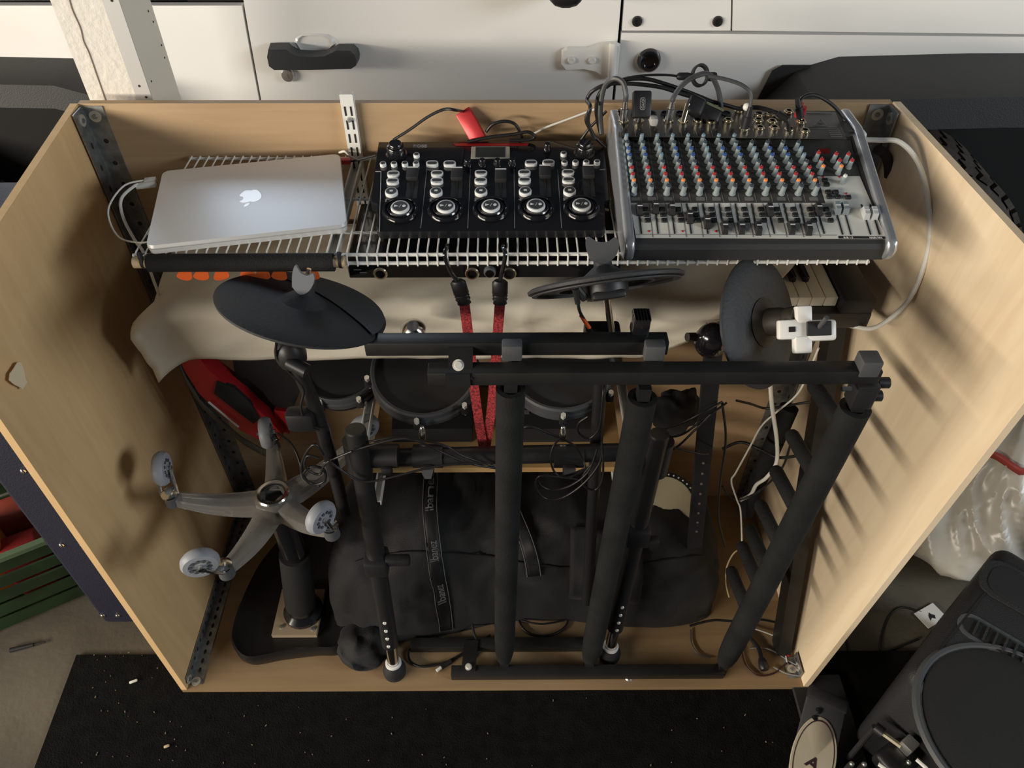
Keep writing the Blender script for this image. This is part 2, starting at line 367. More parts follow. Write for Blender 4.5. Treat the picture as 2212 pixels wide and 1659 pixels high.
# =============== support post between bin and car ===============
pfy = YB+.05
pl, pc = P(195, 218, y=pfy), P(330, 218, y=pfy)
pxr = P(390, 215, x=pc.x)
post = thing('support_post', 'white stuccoed garage post behind the bin with metal corner bead', 'post', (pc.x-.05, (pfy+pxr.y)/2, 0))
MB().box(((pl.x+pc.x)/2, (pfy+pxr.y)/2, 1.3), (pc.x-pl.x, pxr.y-pfy, 2.6)).build('post_core', PLASTER, post)
t = .0015
MB().box((pc.x-.013, pfy-t/2, 1.3), (.028, t, 2.6)).build('corner_bead', mat('painted_bead', (.70, .70, .69), .35, .3), post)
MB().box((pc.x+t/2, (pfy+pxr.y)/2, 1.3), (t, pxr.y-pfy, 2.6)).build('side_flange', mat('cream_flange', (.80, .73, .61), .5), post)
nh = MB()
for px, py in ((1002, 5), (1248, 770), (1310, 870)): nh.lathe([(.0022, 0), (.0022, .0006)], axis(P(px/4.1475, py/4.1475, y=pfy-t), V((0, -1, 0))), 8)
for px, py in ((1328, 100), (1372, 195), (1446, 405), (1474, 517), (1355, 728)): nh.lathe([(.002, 0), (.002, .0006)], axis(P(px/4.1475, py/4.1475, x=pc.x+t), V((1, 0, 0)), V((0, 1, 0))), 8)
nh.build('nail_holes', HOLE, post, kind='stuff')
MB().tube([P(x/4.1475, y/4.1475, y=pfy-.0005) for x, y in ((615, -30), (650, 90), (720, 250), (750, 370), (800, 480), (870, 680), (940, 880), (980, 1000))], .0012, 5).build('crack', mat('crack', (.30, .24, .18), .9), post)
# =============== car behind the bin ===============
CYP = 1.735
car = thing('car', 'white off-road car parked behind the plywood bin', 'car', (0.3, CYP+.5, 0))
def side(pp, name, m_=CARW, out=0.0, th=.02, lab=None, bev=.004):
    """panel from pixels on the car's side; slightly curved in height"""
    pts = [P(px, py, y=CYP) for px, py in pp]
    mb = MB(); n = len(pts); 
    xs = [p.x for p in pts]; zs = [p.z for p in pts]
    def yy(z): return CYP - out + max(0, z-1.13)**2*0.9 + max(0, 1.02-z)**2*.12
    # columns between left and right edge polylines (quad panels only)
    a, b, c, d = pts   # top-left, top-right, bottom-right, bottom-left
    def fn(u, v):
        p = a.lerp(b, u).lerp(d.lerp(c, u), v); return V((p.x, yy(p.z), p.z))
    nv = 14; nu = 2
    mb.grid(fn, nu, nv); mb.grid(lambda u, v: fn(u, v)+V((0, th, 0)), nu, nv)
    N = (nu+1)*(nv+1)
    ring = [i*(nv+1) for i in range(nu+1)] + [nu*(nv+1)+j for j in range(1, nv+1)] + [i*(nv+1)+nv for i in range(nu-1, -1, -1)] + [j for j in range(nv-1, 0, -1)]
    for i in range(len(ring)): p, q_ = ring[i], ring[(i+1) % len(ring)]; mb.f.append([p, q_, N+q_, N+p]); mb.m.append(0)
    o = mb.build(name, m_, car, lab, smooth=40)
    return o
def vx(px, py): return P(px, py, y=CYP)
side([(503, -120), (1353, -120), (1312, 330), (585, 330)], 'front_door')
side([(250, 13), (521.5, 13), (580.5, 330), (310, 330)], 'rear_door')
side([(-420, 13), (247, 13), (285, 150), (-400, 150)], 'quarter_panel')
side([(1588, -120), (2600, -120), (2560, 78), (1582, 66)], 'hood_side')
side([(1359, -120), (1584, -120), (1578, 66), (1343.5, 66)], 'cowl_panel')
fp = [P(x, y, y=CYP) for x, y in ((1342.5, 71), (2560, 83), (2540, 160), (1705, 160), (1660, 205), (1640, 330), (1317, 330))]
MB().hexa(fp, [p+V((0, .02, 0)) for p in fp]).build('fender', CARW, car, smooth=30)
MB().box((-.12, CYP+.49, .78), (1.15, .9, .86)).box((0, CYP+.65, .78), (4.2, .8, .86)).build('body_core', DARK, car)
gl = P(100, -20, y=CYP+.03)
MB().box((-.62, CYP+.03, 1.22), (1.5, .01, .07)).build('window_glass', mat('dark_glass', (.015, .018, .022), .08, coat=.5), car)
dh = MB()
hp = [(222, 420), (560, 415), (630, 480), (760, 545), (1000, 560), (1250, 545), (1400, 480), (1480, 435), (1750, 440), (1830, 520), (1860, 620), (1850, 720), (1760, 780), (1000, 800), (330, 800), (235, 730), (200, 560)]
S = 260/2212
pts = [P(560+x*S, 40+y*S, y=CYP) for x, y in hp]
cen = sum(pts, V())/len(pts)
dh.hexa([p+V((0, -.008, 0)) for p in pts], [cen+(p-cen)*.97+V((0, -.045, 0)) for p in pts])
dh.build('door_handle', mat('handle_charcoal', (.040, .044, .048), .55), car, smooth=25)
gr = [(640, 440), (680, 340), (760, 290), (1000, 280), (1250, 290), (1380, 360), (1420, 470), (1250, 640), (760, 640)]
gp = [P(560+x*S, 40+y*S, y=CYP-.001) for x, y in gr]
gc = sum(gp, V())/len(gp)
mb = MB(); n = len(gp)
mb.add([p for p in gp]+[gc+(p-gc)*.86+V((0, -.004, 0)) for p in gp], [(i, (i+1) % n, n+(i+1) % n, n+i) for i in range(n)]); mb.build('handle_recess', CARW, car)
c = P(623, 160, y=CYP)
MB().lathe([(0, .012), (.013, .011), (.0155, .007), (.0155, -.004)], axis(c, V((0, -1, 0))), 24).box(c+V((0, -.0125, 0)), (.002, .001, .009)).build('door_lock', STEEL, car)
# door hinge
S2 = 700/2212
hg = [(1632, 340), (1660, 320), (1800, 322), (1890, 290), (1975, 285), (2010, 300), (1990, 520), (1930, 525), (1850, 470), (1770, 455), (1650, 460), (1628, 430)]
hp = [P(700+x*S2, y*S2, y=CYP) for x, y in hg]; hc = sum(hp, V())/len(hp)
hin = MB().hexa([hc+(p-hc)*1.06+V((0, -.003, 0)) for p in hp], [p+V((0, -.014, 0)) for p in hp]).build('door_hinge', CARW, car, smooth=25)
for x, y in ((1688, 410), (1830, 410)):
    MB().lathe([(0, .004), (.003, .006), (.0065, .006), (.0085, .002), (.0085, 0)], axis(P(700+x*S2, y*S2, y=CYP-.014), V((0, -1, 0))), 16).build('hinge_bolt', WHITEP, hin)
MB().cyl(P(1325, 92, y=CYP-.022), P(1321, 166, y=CYP-.022), .009, n=14).build('hinge_pin', CARW, hin)
for px, py in ((1376, 46), (1550, 46)):
    MB().lathe([(0, .002), (.005, .002), (.0055, .005), (.010, .005), (.0115, 0)], axis(P(px, py, y=CYP), V((0, -1, 0))), 18).build('cowl_bolt', BLK, car)
MB().lathe([(0, .004), (.012, .006), (.014, .012), (.020, .014), (.024, .010), (.0265, .0)], axis(P(1402, 130, y=CYP), V((0, -1, 0))), 28).build('marker_light', BLKG, car)
MB().rbox(P(1222, -52, y=CYP-.06), (.075, .12, .10), .03, 3).build('side_mirror', BLK, car)
def flare(x0, dirx, name, o_=.205, lip=.066):
    """squared wheel-arch flare: flat shelf standing out from the body with a lip"""
    mb = MB()
    prof = [(-.10, .62), (-.055, .82), (.01, .97), (.07, 1.04), (.16, 1.068), (.45, 1.075), (.95, 1.075)]
    path = [(x0+dirx*x, z) for x, z in prof]
    out_t = [(x, CYP-o_, z-.004) for x, z in path]; inn = [(x, CYP+.01, z+.004) for x, z in path]
    low = [(x+dirx*.012, CYP-o_-.01, z-lip) for x, z in path]; lowi = [(x+dirx*.03, CYP-o_+.015, z-lip-.004) for x, z in path]; inl = [(x+dirx*.05, CYP+.01, z-.06) for x, z in path]
    k = len(path); rows = [inn, out_t, low, lowi, inl]
    vs = [V(p) for r_ in rows for p in r_]
    fs = [(a_*k+i, a_*k+i+1, (a_+1)*k+i+1, (a_+1)*k+i) for a_ in range(4) for i in range(k-1)] + [(4*k+i, 4*k+i+1, i+1, i) for i in range(k-1)]
    mb.add(vs, fs); return mb.build(name, FLARE, car, smooth=28)
fx = P(1668, 160, y=CYP).x
flare(fx-.02, 1, 'fender_flare')
flare(P(330, 160, y=CYP).x, -1, 'fender_flare', .125, .05)
vp = [P(x, y, y=CYP-.006) for x, y in ((1645, 215), (1622, 240), (1668, 152), (1690, 140), (1752, 140), (1700, 180), (1672, 220))]
MB().hexa([p for p in vp], [p+V((0, -.004, 0)) for p in vp]).build('fender_vent', mat('vent_mesh', (.02, .02, .02), .8, bump=1.0, bscale=500), car)
def wheel(x):
    zc = .41; ax = axis(V((x, CYP+.08, zc)), V((0, -1, 0)))
    o = MB().lathe([(.22, .0), (.25, .125), (.36, .14), (.405, .12), (.42, .085), (.42, -.085), (.405, -.12), (.25, -.125)], ax, 56).build('tyre', TYRE, car)
    tr = MB()
    for i in range(48):
        a = 2*PI*i/48
        for k_, yy in enumerate((-.085, -.03, .03, .085)):
            a2 = a + (k_ % 2)*PI/48; rad = M.Rotation(a2, 3, 'Y')
            c_ = V((x, CYP+.08+yy, zc)) + rad @ V((0, 0, .4215)); tr.box(c_, (.040, .044, .012), rad)
    tr.build('tread_blocks', TYRE, o, kind='stuff')
    MB().lathe([(0, .07), (.06, .08), (.10, .06), (.20, .075), (.235, .10), (.235, 0)], ax, 32).build('wheel_rim', BLK, o)
wheel(.98); wheel(-1.75)
# =============== wire shelf ===============
SX0 = P(292, 545, z=SH).x; SX1 = P(1880, 545, z=SH).x
shelf = thing('wire_shelf', 'white coated wire shelf across the top of the bin', 'shelf', ((SX0+SX1)/2, (SY0+SY1)/2, SH-.02))
LIP = .018
for nm, y, z, r in (('rod', SY1, SH-.004, .0028), ('rod', P(770, 425, z=SH).y, SH-.005, .0026), ('rod', P(770, 497, z=SH).y, SH-.005, .0026), ('front_rod', SY0, SH-.004, .0030), ('front_rod', SY0-.003, SH-LIP, .0030)):
    MB().cyl((SX0-.004, y, z), (SX1+.004, y, z), r, n=8).build(nm, WHITEP, shelf)
wm = MB().tube([(0, SY1-SY0+.003, -.001), (0, .006, -.001), (0, -.004, -.003), (0, -.0065, -LIP-.003)], .0014, 6, smooth=False).mesh('shelf_wire', WHITEP)
NW = int((SX1-SX0)/.0156)
for i in range(NW+1): place('wire', wm, (SX0+(SX1-SX0)*i/NW, SY0, SH), shelf)
# =============== laptop ===============
LT = SH+.017
lc = [P(x, y, z=LT) for x, y in ((343, 372), (735, 328), (750, 487), (321, 528))]
print('LAPTOP', (lc[0]-lc[1]).length, (lc[2]-lc[3]).length, (lc[0]-lc[3]).length, (lc[1]-lc[2]).length)
ctr = sum(lc, V())/4; ex = ((lc[1]-lc[0])+(lc[2]-lc[3])).normalized(); ey = V((-ex.y, ex.x, 0)); lw, ld = ((lc[0]-lc[1]).length+(lc[2]-lc[3]).length)/2, ((lc[0]-lc[3]).length+(lc[1]-lc[2]).length)/2
lap = thing('laptop', 'closed silver laptop resting on the wire shelf', 'laptop', (ctr.x, ctr.y, SH))
lm = basis(V((ctr.x, ctr.y, SH)), ex, ey, V((0, 0, 1)))
MB().prism(rrect(lw-.002, ld-.002, .012), .001, .0085, lm).build('base', ALU, lap)
mb = MB(); po = rrect(lw, ld, .013); 
mb.hexa([lm @ V((x*.995, y*.995, .0092)) for x, y in po], [lm @ V((x, y, .0112)) for x, y in po]); mb.hexa([lm @ V((x, y, .0112)) for x, y in po], [lm @ V((x*.992, y*.99, .0165)) for x, y in po])
lid = mb.build('lid', ALU, lap, smooth=50)
MB().prism(rrect(.012, ld*.0+.004, .001), .0088, .0104, lm @ M.Translation((0, ld/2-.01, 0))).build('hinge', BLKM, lap)
# logo on the lid, seen upside down from the front
ap = [(0, -.46), (.12, -.50), (.24, -.48), (.36, -.33), (.44, -.14), (.33, -.03), (.28, .10), (.32, .24), (.42, .33), (.30, .44), (.14, .46), (0, .41), (-.14, .46), (-.28, .44), (-.40, .32), (-.45, .12), (-.42, -.10), (-.34, -.32), (-.24, -.46), (-.12, -.49)]
lf = [(.02, .52), (.16, .56), (.23, .68), (.24, .80), (.10, .75), (.03, .65)]
SL = .040
lgm = mat('logo_white', (.97, .97, .97), .25, coat=.6)
mb = MB(); Lg = lm @ M.Rotation(PI, 4, 'Z')
sp = [(p.x, p.y) for p in spl([V((x, y, 0)) for x, y in ap+[ap[0]]], 4)[:-1]]
mb.prism([(x*SL, y*SL) for x, y in sp], .0165, .0168, Lg); mb.prism([(x*SL, y*SL) for x, y in lf], .0165, .0168, Lg)
mb.build('logo', lgm, lid)
# laptop cords
def lp(x, y, z=0): return P(x, y, z=LT+z)
pw = thing('laptop_charger_cable', 'white charger cable with connector plugged into the laptop side', 'cable', lp(335, 400))
e0 = P(338, 400, z=SH+.008)
MB().rbox(e0+V((-.018, 0, 0)), (.034, .013, .008), .003, 2, M.Rotation(math.atan2(ex.y, ex.x), 3, 'Z')).build('connector', WHITEPL, pw)
MB().tube([e0+V((-.03, 0, 0)), P(290, 402, z=SH+.012), P(262, 430, z=SH+.006), P(266, 470, z=SH-.01), P(292, 520, z=SH-.03), P(310, 545, y=1.05), P(330, 600, y=1.08), P(352, 660, y=1.1)], .0026, 7).build('cord', WIREWHT, pw)
uc = thing('laptop_usb_cable', 'thin white cable looping from the laptop over the shelf end', 'cable', lp(335, 390))
e1 = P(338, 391, z=SH+.009)
MB().rbox(e1+V((-.012, .003, 0)), (.020, .014, .006), .002, 2, M.Rotation(math.atan2(ex.y, ex.x), 3, 'Z')).build('connector', WHITEPL, uc)
MB().tube([e1+V((-.02, .003, 0)), P(270, 400, z=SH+.02), P(238, 440, z=SH+.015), P(236, 475, z=SH+.0), P(258, 513, z=SH-.01), P(300, 524, z=SH+.002), P(330, 520, z=SH+.002)], .0015, 6).build('cord', WIREWHT, uc)
rl = thing('red_lightning_plug', 'small red plug with black lead at the laptop corner', 'plug', P(745, 350, z=SH+.004))
q = P(745, 348, z=SH+.008)
MB().rbox(q, (.022, .012, .009), .002, 2).build('plug_body', RED, rl)
MB().tube([q+V((.01, 0, 0)), P(770, 346, z=SH+.01), P(812, 335, z=SH+.02)], .0022, 7).build('lead', WIREBLK, rl)
# =============== loop station (track looper) ===============
def Z5(x, y): return (780+x/3.8138, 280+y/3.8138)
lr = P(1060, 306, z=SH+.046); lf_ = P(1060, 489, z=SH+.018)
LN = (V((0, lr.y-lf_.y, lr.z-lf_.z))).cross(V((-1, 0, 0))).normalized()
LN = LN if LN.z > 0 else -LN
LPL = (lf_, LN)
def L(x, y, h=0): return P(*Z5(x, y), pl=(lf_+LN*h, LN))
loop = thing('loop_station', 'black five-track loop station with white round buttons on the wire shelf', 'looper', (lr.x, (lr.y+lf_.y)/2, SH))
ol = [(140, 100), (2000, 88), (2030, 330), (2050, 575), (2012, 590), (2012, 800), (1990, 832), (152, 842), (125, 800), (130, 612), (78, 592), (78, 555), (105, 340)]
tp = [L(x, y) for x, y in ol]; cc = sum(tp, V())/len(tp)
mb = MB(); b_ = [V((p.x, p.y, SH+.004)) for p in tp]; m_ = [p-LN*.004 for p in tp]; t_ = [cc+(p-cc)*.992 for p in tp]
mb.hexa(b_, m_); mb.hexa(m_, t_); mb.build('case', BLKG, loop, smooth=20)
LX = V((1, 0, 0)); LA = lambda x, y, h=0: axis(L(x, y, h), LN, LX)
S5 = (L(1000, 500)-L(1100, 500)).length/100
S5y = (L(1000, 450)-L(1000, 550)).length/100
BTNW = mat('button_white', (.80, .82, .82), .35)
BTOP = mat('button_top', (.05, .053, .056), .4)
PRT = mat('print_grey', (.42, .42, .42), .6)
pills = MB().prism(rrect(104*S5, 42*S5y, 20*S5y), 0, .0055, M.Identity(4)).prism(rrect(80*S5, 22*S5y, 10*S5y), .0055, .006, M.Identity(4), 1).mesh('pill_button', [BTNW, BTOP])
rs = MB().lathe([(27*S5, 0), (27*S5, .005), (25*S5, .006), (19*S5, .006), (18*S5, .0064), (0, .0064)], M.Identity(4), 20, [0, 0, 0, 1, 1]).mesh('round_button', [BTNW, BTOP])
stp = MB().lathe([(52*S5, 0), (52*S5, .005), (49*S5, .0062), (42*S5, .0062), (41*S5, .0066), (0, .0066)], M.Identity(4), 28, [0, 0, 0, 1, 1]).prism(rectpts(26*S5, 18*S5), .0066, .0070, M.Identity(4)).mesh('stop_button', [BTNW, BTOP])
ply = MB().lathe([(75*S5, 0), (75*S5, .007), (71*S5, .0085), (60*S5, .0085), (59*S5, .009), (0, .009)], M.Identity(4), 36, [0, 0, 0, 1, 1])
ply.prism([(-46*S5, 14*S5), (-46*S5, -14*S5), (-14*S5, 0)], .009, .0094, M.Identity(4)); ply.lathe([(14*S5, .009), (14*S5, .0094)], M.Translation((33*S5, 0, 0)), 16); ply.prism([(-6*S5, -16*S5), (-3*S5, -16*S5), (10*S5, 16*S5), (7*S5, 16*S5)], .009, .0094, M.Identity(4))
ply = ply.mesh('play_button', [BTNW, BTOP])
ringm = MB().lathe([(84*S5, 0), (86*S5, .006), (100*S5, .0065), (112*S5, .003), (118*S5, .003), (126*S5, .006), (138*S5, .006), (145*S5, .003), (148*S5, 0)], M.Identity(4), 48).mesh('dial_ring', BLKG)
knb = MB().lathe([(36*S5, 0), (36*S5, .004), (30*S5, .006), (27*S5, .012), (24*S5, .013), (0, .013)], M.Identity(4), 20).mesh('small_knob', BLKG)
bkn = MB().lathe([(98*S5, 0), (98*S5, .0008), (92*S5, .0008), (80*S5, .003), (78*S5, .014), (72*S5, .016), (60*S5, .017), (56*S5, .021), (50*S5, .0225), (0, .0225)], M.Identity(4), 32).mesh('large_knob', BLKG)
fcap = MB().rbox((0, 0, .0045), (96*S5, 88*S5y, .009), .002, 2).box((0, 40*S5y, .0092), (92*S5, 7*S5y, .0006), mi=1).mesh('fader_cap', [BLKM, BTNW])
fsl = MB().box((0, 0, .0002), (94*S5, 230*S5y, .0008)).box((0, 0, .0007), (18*S5, 215*S5y, .0006), mi=1).mesh('fader_slot', [BLKM, DARK])
rotL = axis(V(), LN, LX).to_3x3()
def put(nm, me, x, y, h=0): return place(nm, me, L(x, y, h), loop, rotL)
for i in range(5):
    fx_, fy_ = [(425, 378), (790, 380), (1150, 393), (1515, 362), (1872, 362)][i]
    put('dial_ring', ringm, 325+373*i-(i*.5), 668-5*i); put('play_button', ply, [325, 700, 1070, 1440, 1815][i], 665-5*i, .001)
    put('stop_button', stp, [252, 620, 988, 1352, 1717][i], 530-2*i)
    put('effect_button', pills, [268, 628, 988, 1345, 1704][i], 380-3*i); put('track_button', pills, [262, 626, 986, 1347, 1708][i], 440-2.5*i)
    put('fader_slot', fsl, fx_, 455-4*i); put('fader_cap', fcap, fx_, fy_+6)
for x, y in ((183, 299), (273, 298), (363, 297), (455, 296), (1675, 287), (1765, 286), (1853, 285), (1942, 284), (458, 225), (1668, 215)): put('bank_button', rs, x, y)
for x, y in ((587, 296), (731, 296), (1400, 290), (1543, 288)): put('function_button', pills, x, y)
for x, y in ((880, 300), (1000, 298), (1125, 297), (1245, 296), (1533, 168)): put('small_knob', knb, x, y)
for x, y in ((292, 200), (1838, 192)): put('effect_knob', bkn, x, y)
scm = LA(1065, 191)
MB().prism(rrect(335*S5, 104*S5y, .002), 0, .0012, scm).build('screen_frame', mat('screen_frame', (.42, .40, .34), .4), loop)
MB().prism(rectpts(255*S5, 92*S5y), .0012, .0016, scm).build('screen', mat('lcd_off', (.045, .048, .045), .12), loop)
MB().hexa([L(750, 112), L(1390, 108), L(1370, 132), L(780, 134)], [L(750, 112, .0008), L(1390, 108, .0008), L(1370, 132, .0008), L(780, 134, .0008)]).build('red_stripe', RED, loop)
tx = MB(); tx.text('BOSS', 52*S5, LA(485, 136, .0002), bold=.0004)
for i in range(5): tx.text(str(i+1), 42*S5, LA([205, 573, 942, 1310, 1674][i], 583-2*i, .0002), bold=.0004)
for i in range(4):
    tx.text('ABCD'[i], 24*S5, LA(183+90*i, 299-i, .0068)); tx.text('ABCD'[i], 24*S5, LA(1675+89*i, 287-i, .0068))
for i in range(5):
    tx.text('FX', 15*S5, LA([268, 628, 988, 1345, 1704][i], 380-3*i, .0062)); tx.text('TRACK', 15*S5, LA([262, 626, 986, 1347, 1708][i], 440-2.5*i, .0062))
tx.build('lettering', PRT, loop, 'grey printed brand name, track numbers and button letters', smooth=0, kind='stuff')
ln = MB()
for i in range(1, 5): ln.box(L(518+373*(i-1)-.5*i, 560), (.0006, (L(0, 320)-L(0, 800)).length, .0006), rotL)
for a, b in (((165, 345), (152, 840)), ((118, 345), (165, 345)), ((1965, 330), (2010, 328))):
    p, q_ = L(*a, .0004), L(*b, .0004); ln.cyl(p, q_, .0006, n=5)
ln.build('panel_lines', PRT, loop)
# =============== mixing desk ===============
def Z6(x, y): return (1300+x/3.3515, 140+y/3.3515)
MA = V((.3, P(1640, 515, z=SH+.037).y, SH+.037)); MBk = V((.3, P(1600, 296, z=SH+.095).y, SH+.095))
MN = (MBk-MA).cross(V((-1, 0, 0))).normalized(); MN = MN if MN.z > 0 else -MN
def Mx(x, y, h=0): return P(*Z6(x, y), pl=(MA+MN*h, MN))
ZC = SH+.105                                   # connector deck
def Mc(x, y, h=0): return P(*Z6(x, y), z=ZC+h)
xl = P(1352, 522, y=MA.y).x; xr = P(1926, 520, y=MA.y).x
print('MIXER width', xr-xl, 'rear y', Mc(900, 340).y)
yr = Mc(900, 335).y
mix = thing('mixing_desk', 'sixteen-channel grey and black mixing desk on the wire shelf', 'mixer', ((xl+xr)/2, 1.1, SH))
rl_ = .016
fy0 = MA.y-.012
prof = [(fy0+.006, SH+.002), (fy0, SH+.006), (fy0, SH+.025), (fy0+.004, SH+.032), (MA.y, MA.z), (MBk.y, MBk.z), (MBk.y+.002, ZC), (yr, ZC), (yr+.012, ZC-.02), (yr+.012, SH+.002)]
def ext(x0, x1, pf): return [V((x0, y, z)) for y, z in pf], [V((x1, y, z)) for y, z in pf]
MB().hexa(*ext(xl+rl_*.6, xr-rl_*.6, prof)).build('chassis', mat('mixer_chassis', (.035, .035, .036), .5), mix, smooth=20)
RAIL = mat('silver_rail', (.50, .52, .55), .3, .7)
pr2 = [(fy0+.012, SH+.001), (fy0-.004, SH+.008), (fy0-.008, SH+.026), (fy0-.002, SH+.040), (MA.y-.003, MA.z+.008), (MBk.y, MBk.z+.012), (MBk.y+.01, ZC+.004), (yr+.004, ZC+.003), (yr+.018, ZC-.02), (yr+.016, SH+.001)]
for x0, x1 in ((xl-.004, xl+rl_-.004), (xr-rl_+.004, xr+.004)):
    o = MB().hexa(*ext(x0, x1, pr2)).build('side_rail', RAIL, mix, smooth=40)
    bv = o.modifiers.new('bevel', 'BEVEL'); bv.width = .005; bv.segments = 3; bv.limit_method = 'ANGLE'; bv.angle_limit = R(40)
PANEL = mat('fader_panel', (.68, .68, .62), .5)
pg = [(206, 1000), (1618, 1000), (1560, 808), (1868, 806), (2062, 1262), (248, 1254)]
MB().hexa([Mx(x, y, 0) for x, y in pg], [Mx(x, y, .0012) for x, y in pg]).build('fader_panel', PANEL, mix)
pg = [(150, 535), (1800, 545), (1868, 806), (1558, 808), (1616, 998), (206, 998)]
MB().hexa([Mx(x, y, 0) for x, y in pg], [Mx(x, y, .0010) for x, y in pg]).build('knob_panel', mat('knob_panel', (.050, .049, .046), .55), mix)
ROTM = axis(V(), MN, LX).to_3x3(); S6 = (Mx(1000, 900)-Mx(1100, 900)).length/100; S6y = (Mx(1000, 850)-Mx(1000, 950)).length/100
KB = mat('knob_grey_blue', (.30, .35, .36), .5)
CAPS = {'lb': mat('cap_light_blue', (.22, .32, .40), .4), 'db': mat('cap_slate', (.05, .065, .085), .35), 'bl': mat('cap_blue', (.04, .10, .32), .4), 'rd': mat('cap_red', (.42, .03, .03), .4), 'og': mat('cap_orange', (.95, .32, .10), .4), 'wh': mat('cap_white', (.85, .85, .82), .4)}
def knobmesh(key, r=18.5, h=.0185):
    mb = MB(); r = r*S6
    mb.lathe([(r*1.15, 0), (r*1.15, .0015), (r*.95, .002), (r*.78, h-.003), (r*.80, h-.003), (r*.74, h-.0008), (r*.5, h), (0, h)], M.Identity(4), 14, [0, 0, 0, 0, 1, 1, 1])
    mb.box((0, r*.5, h), (r*.18, r*.55, .0008), mi=0)
    return mb.mesh('knob', [KB, CAPS[key]])
KM = {k: knobmesh(k) for k in CAPS}; KBIG = knobmesh('db', 21, .021)
rows = ['lb', 'db', 'bl', 'bl', 'db', 'rd', 'rd', 'og', 'db']
for c_ in range(12):
    for r_ in range(9):
        if c_ > 7 and r_ == 0: continue
        x = 170+60*r_/8 + c_*(110.3+8.6*r_/8); y = 566+46*r_
        me = KBIG if r_ == 8 else KM['lb' if (rows[r_] == 'bl' and c_ % 3 == 2) else rows[r_]]
        place('knob', me, Mx(x, y, .001), mix, ROTM @ M.Rotation(random.uniform(-1.2, 1.2), 3, 'Z'))
for x, y, k_ in ((1545, 690, 'rd'), (1568, 738, 'rd'), (1672, 698, 'rd'), (1695, 745, 'rd'), (1760, 700, 'rd'), (1785, 745, 'rd'), (1578, 788, 'og'), (1708, 788, 'og'), (1735, 858, 'wh')):
    place('knob', KM[k_], Mx(x, y, .001), mix, ROTM)
fs6 = MB().box((0, 0, .0004), (9*S6, 205*S6y, .0008)).mesh('slot', DARK)
fc6 = MB().hexa([V((x, y, 0)) for x, y in rectpts(40*S6, 78*S6y)], [V((x, y, .011)) for x, y in rectpts(34*S6, 50*S6y)]).box((0, 0, .0112), (33*S6, 5*S6y, .0006), mi=1)
fcg = fc6.mesh('fader', [mat('fader_charcoal', (.030, .029, .030), .4), BTNW])
fcs = fc6.mesh('fader', [mat('fader_blue_grey', (.22, .25, .27), .4), BTNW]); fcw = fc6.mesh('fader', [mat('fader_pale', (.50, .52, .51), .4), BTNW])
fy = [1055, 1042, 1052, 1112, 1150, 1190, 1190, 1195, 1062, 1190, 1196, 1058]
btn = MB().rbox((0, 0, .0022), (40*S6, 26*S6y, .0044), .001, 1).mesh('push_button', BLK)
led = MB().lathe([(9*S6, 0), (7*S6, .001), (0, .0014)], M.Identity(4), 10).mesh('led', RED)
grl = MB()
for c_ in range(12):
    tl = 0 if c_ == 0 else 0
    xa, xb = 266+c_*116.3, 284+c_*121
    p = Mx((xa+xb)/2, 1113, .0012); sk = M.Rotation(0, 3, 'Z')
    place('fader_slot', fs6, p, mix, ROTM)
    t_ = (fy[c_]-1015)/197; place('fader_cap', fcg, Mx(xa+(xb-xa)*t_, fy[c_], .0012), mix, ROTM)
    for k_, (dx, y) in enumerate(((315, 1052), (322, 1092), (330, 1132))): place('push_button', btn, Mx(dx+c_*118.7+k_*1.0*c_*.8, y, .0012), mix, ROTM)
    if c_ in (0, 2, 4): place('led', led, Mx(342+121*c_, 1205, .0012), mix, ROTM)
    if c_: grl.cyl(Mx(224+117.5*c_, 1003, .0012), Mx(249+121.3*c_, 1248, .0012), .0005, n=4)
grl.cyl(Mx(247, 1228, .0013), Mx(1700, 1234, .0013), .0005, n=4)
grl.build('scale_lines', mat('print_dark', (.12, .12, .11), .6), mix)
dl = MB()
for c_ in range(1, 12): dl.cyl(Mx(115+c_*110, 535, .001), Mx(168+c_*119, 992, .001), .0004, n=4)
for c_ in range(12): dl.prism(rrect(62*S6, 24*S6y, .001), .0010, .0013, axis(Mx(245+c_*117, 975), MN, LX))
for r_ in range(0, 8): dl.cyl(Mx(140+8*r_, 590+46*r_, .001), Mx(1430+12*r_, 590+46*r_, .001), .00025, n=4)
dl.build('panel_print', mat('print_mid', (.16, .155, .145), .6), mix)
for x, y, me in ((1695, 1050, fcs), (1752, 1050, fcs), (1902, 1085, fcw), (1962, 1085, fcw)):
    place('fader_cap', me, Mx(x, y, .0012), mix, ROTM)
for x in (1712, 1772, 1912, 1975): place('fader_slot', fs6, Mx(x, 1120, .0012), mix, ROTM)
for x, y in ((1612, 842), (1625, 873), (1635, 928), (1690, 928), (1645, 962), (1705, 962), (1780, 965)): place('push_button', btn, Mx(x, y, .0012), mix, ROTM)
for x, y in ((1600, 812), (1720, 812), (1768, 932)): place('led', led, Mx(x, y, .0012), mix, ROTM)
MB().hexa([Mx(x, y, .001) for x, y in ((1565, 605), (1650, 605), (1655, 642), (1570, 642))], [Mx(x, y, .0015) for x, y in ((1565, 605), (1650, 605), (1655, 642), (1570, 642))]).build('level_display', mat('display_red', (.16, .02, .015), .3), mix)
lb = [(1712, 1238), (2052, 1243), (2058, 1260), (1715, 1258)]
o = MB().hexa([Mx(x, y, .0012) for x, y in lb], [Mx(x, y, .0016) for x, y in lb]).build('label_strip', BLKM, mix)
MB().text('SUB 1-2', 20*S6, axis(Mx(1785, 1250, .0018), MN, LX)).text('MAIN MIX', 20*S6, axis(Mx(1985, 1252, .0018), MN, LX)).build('lettering', WHITEPL, o, smooth=0)
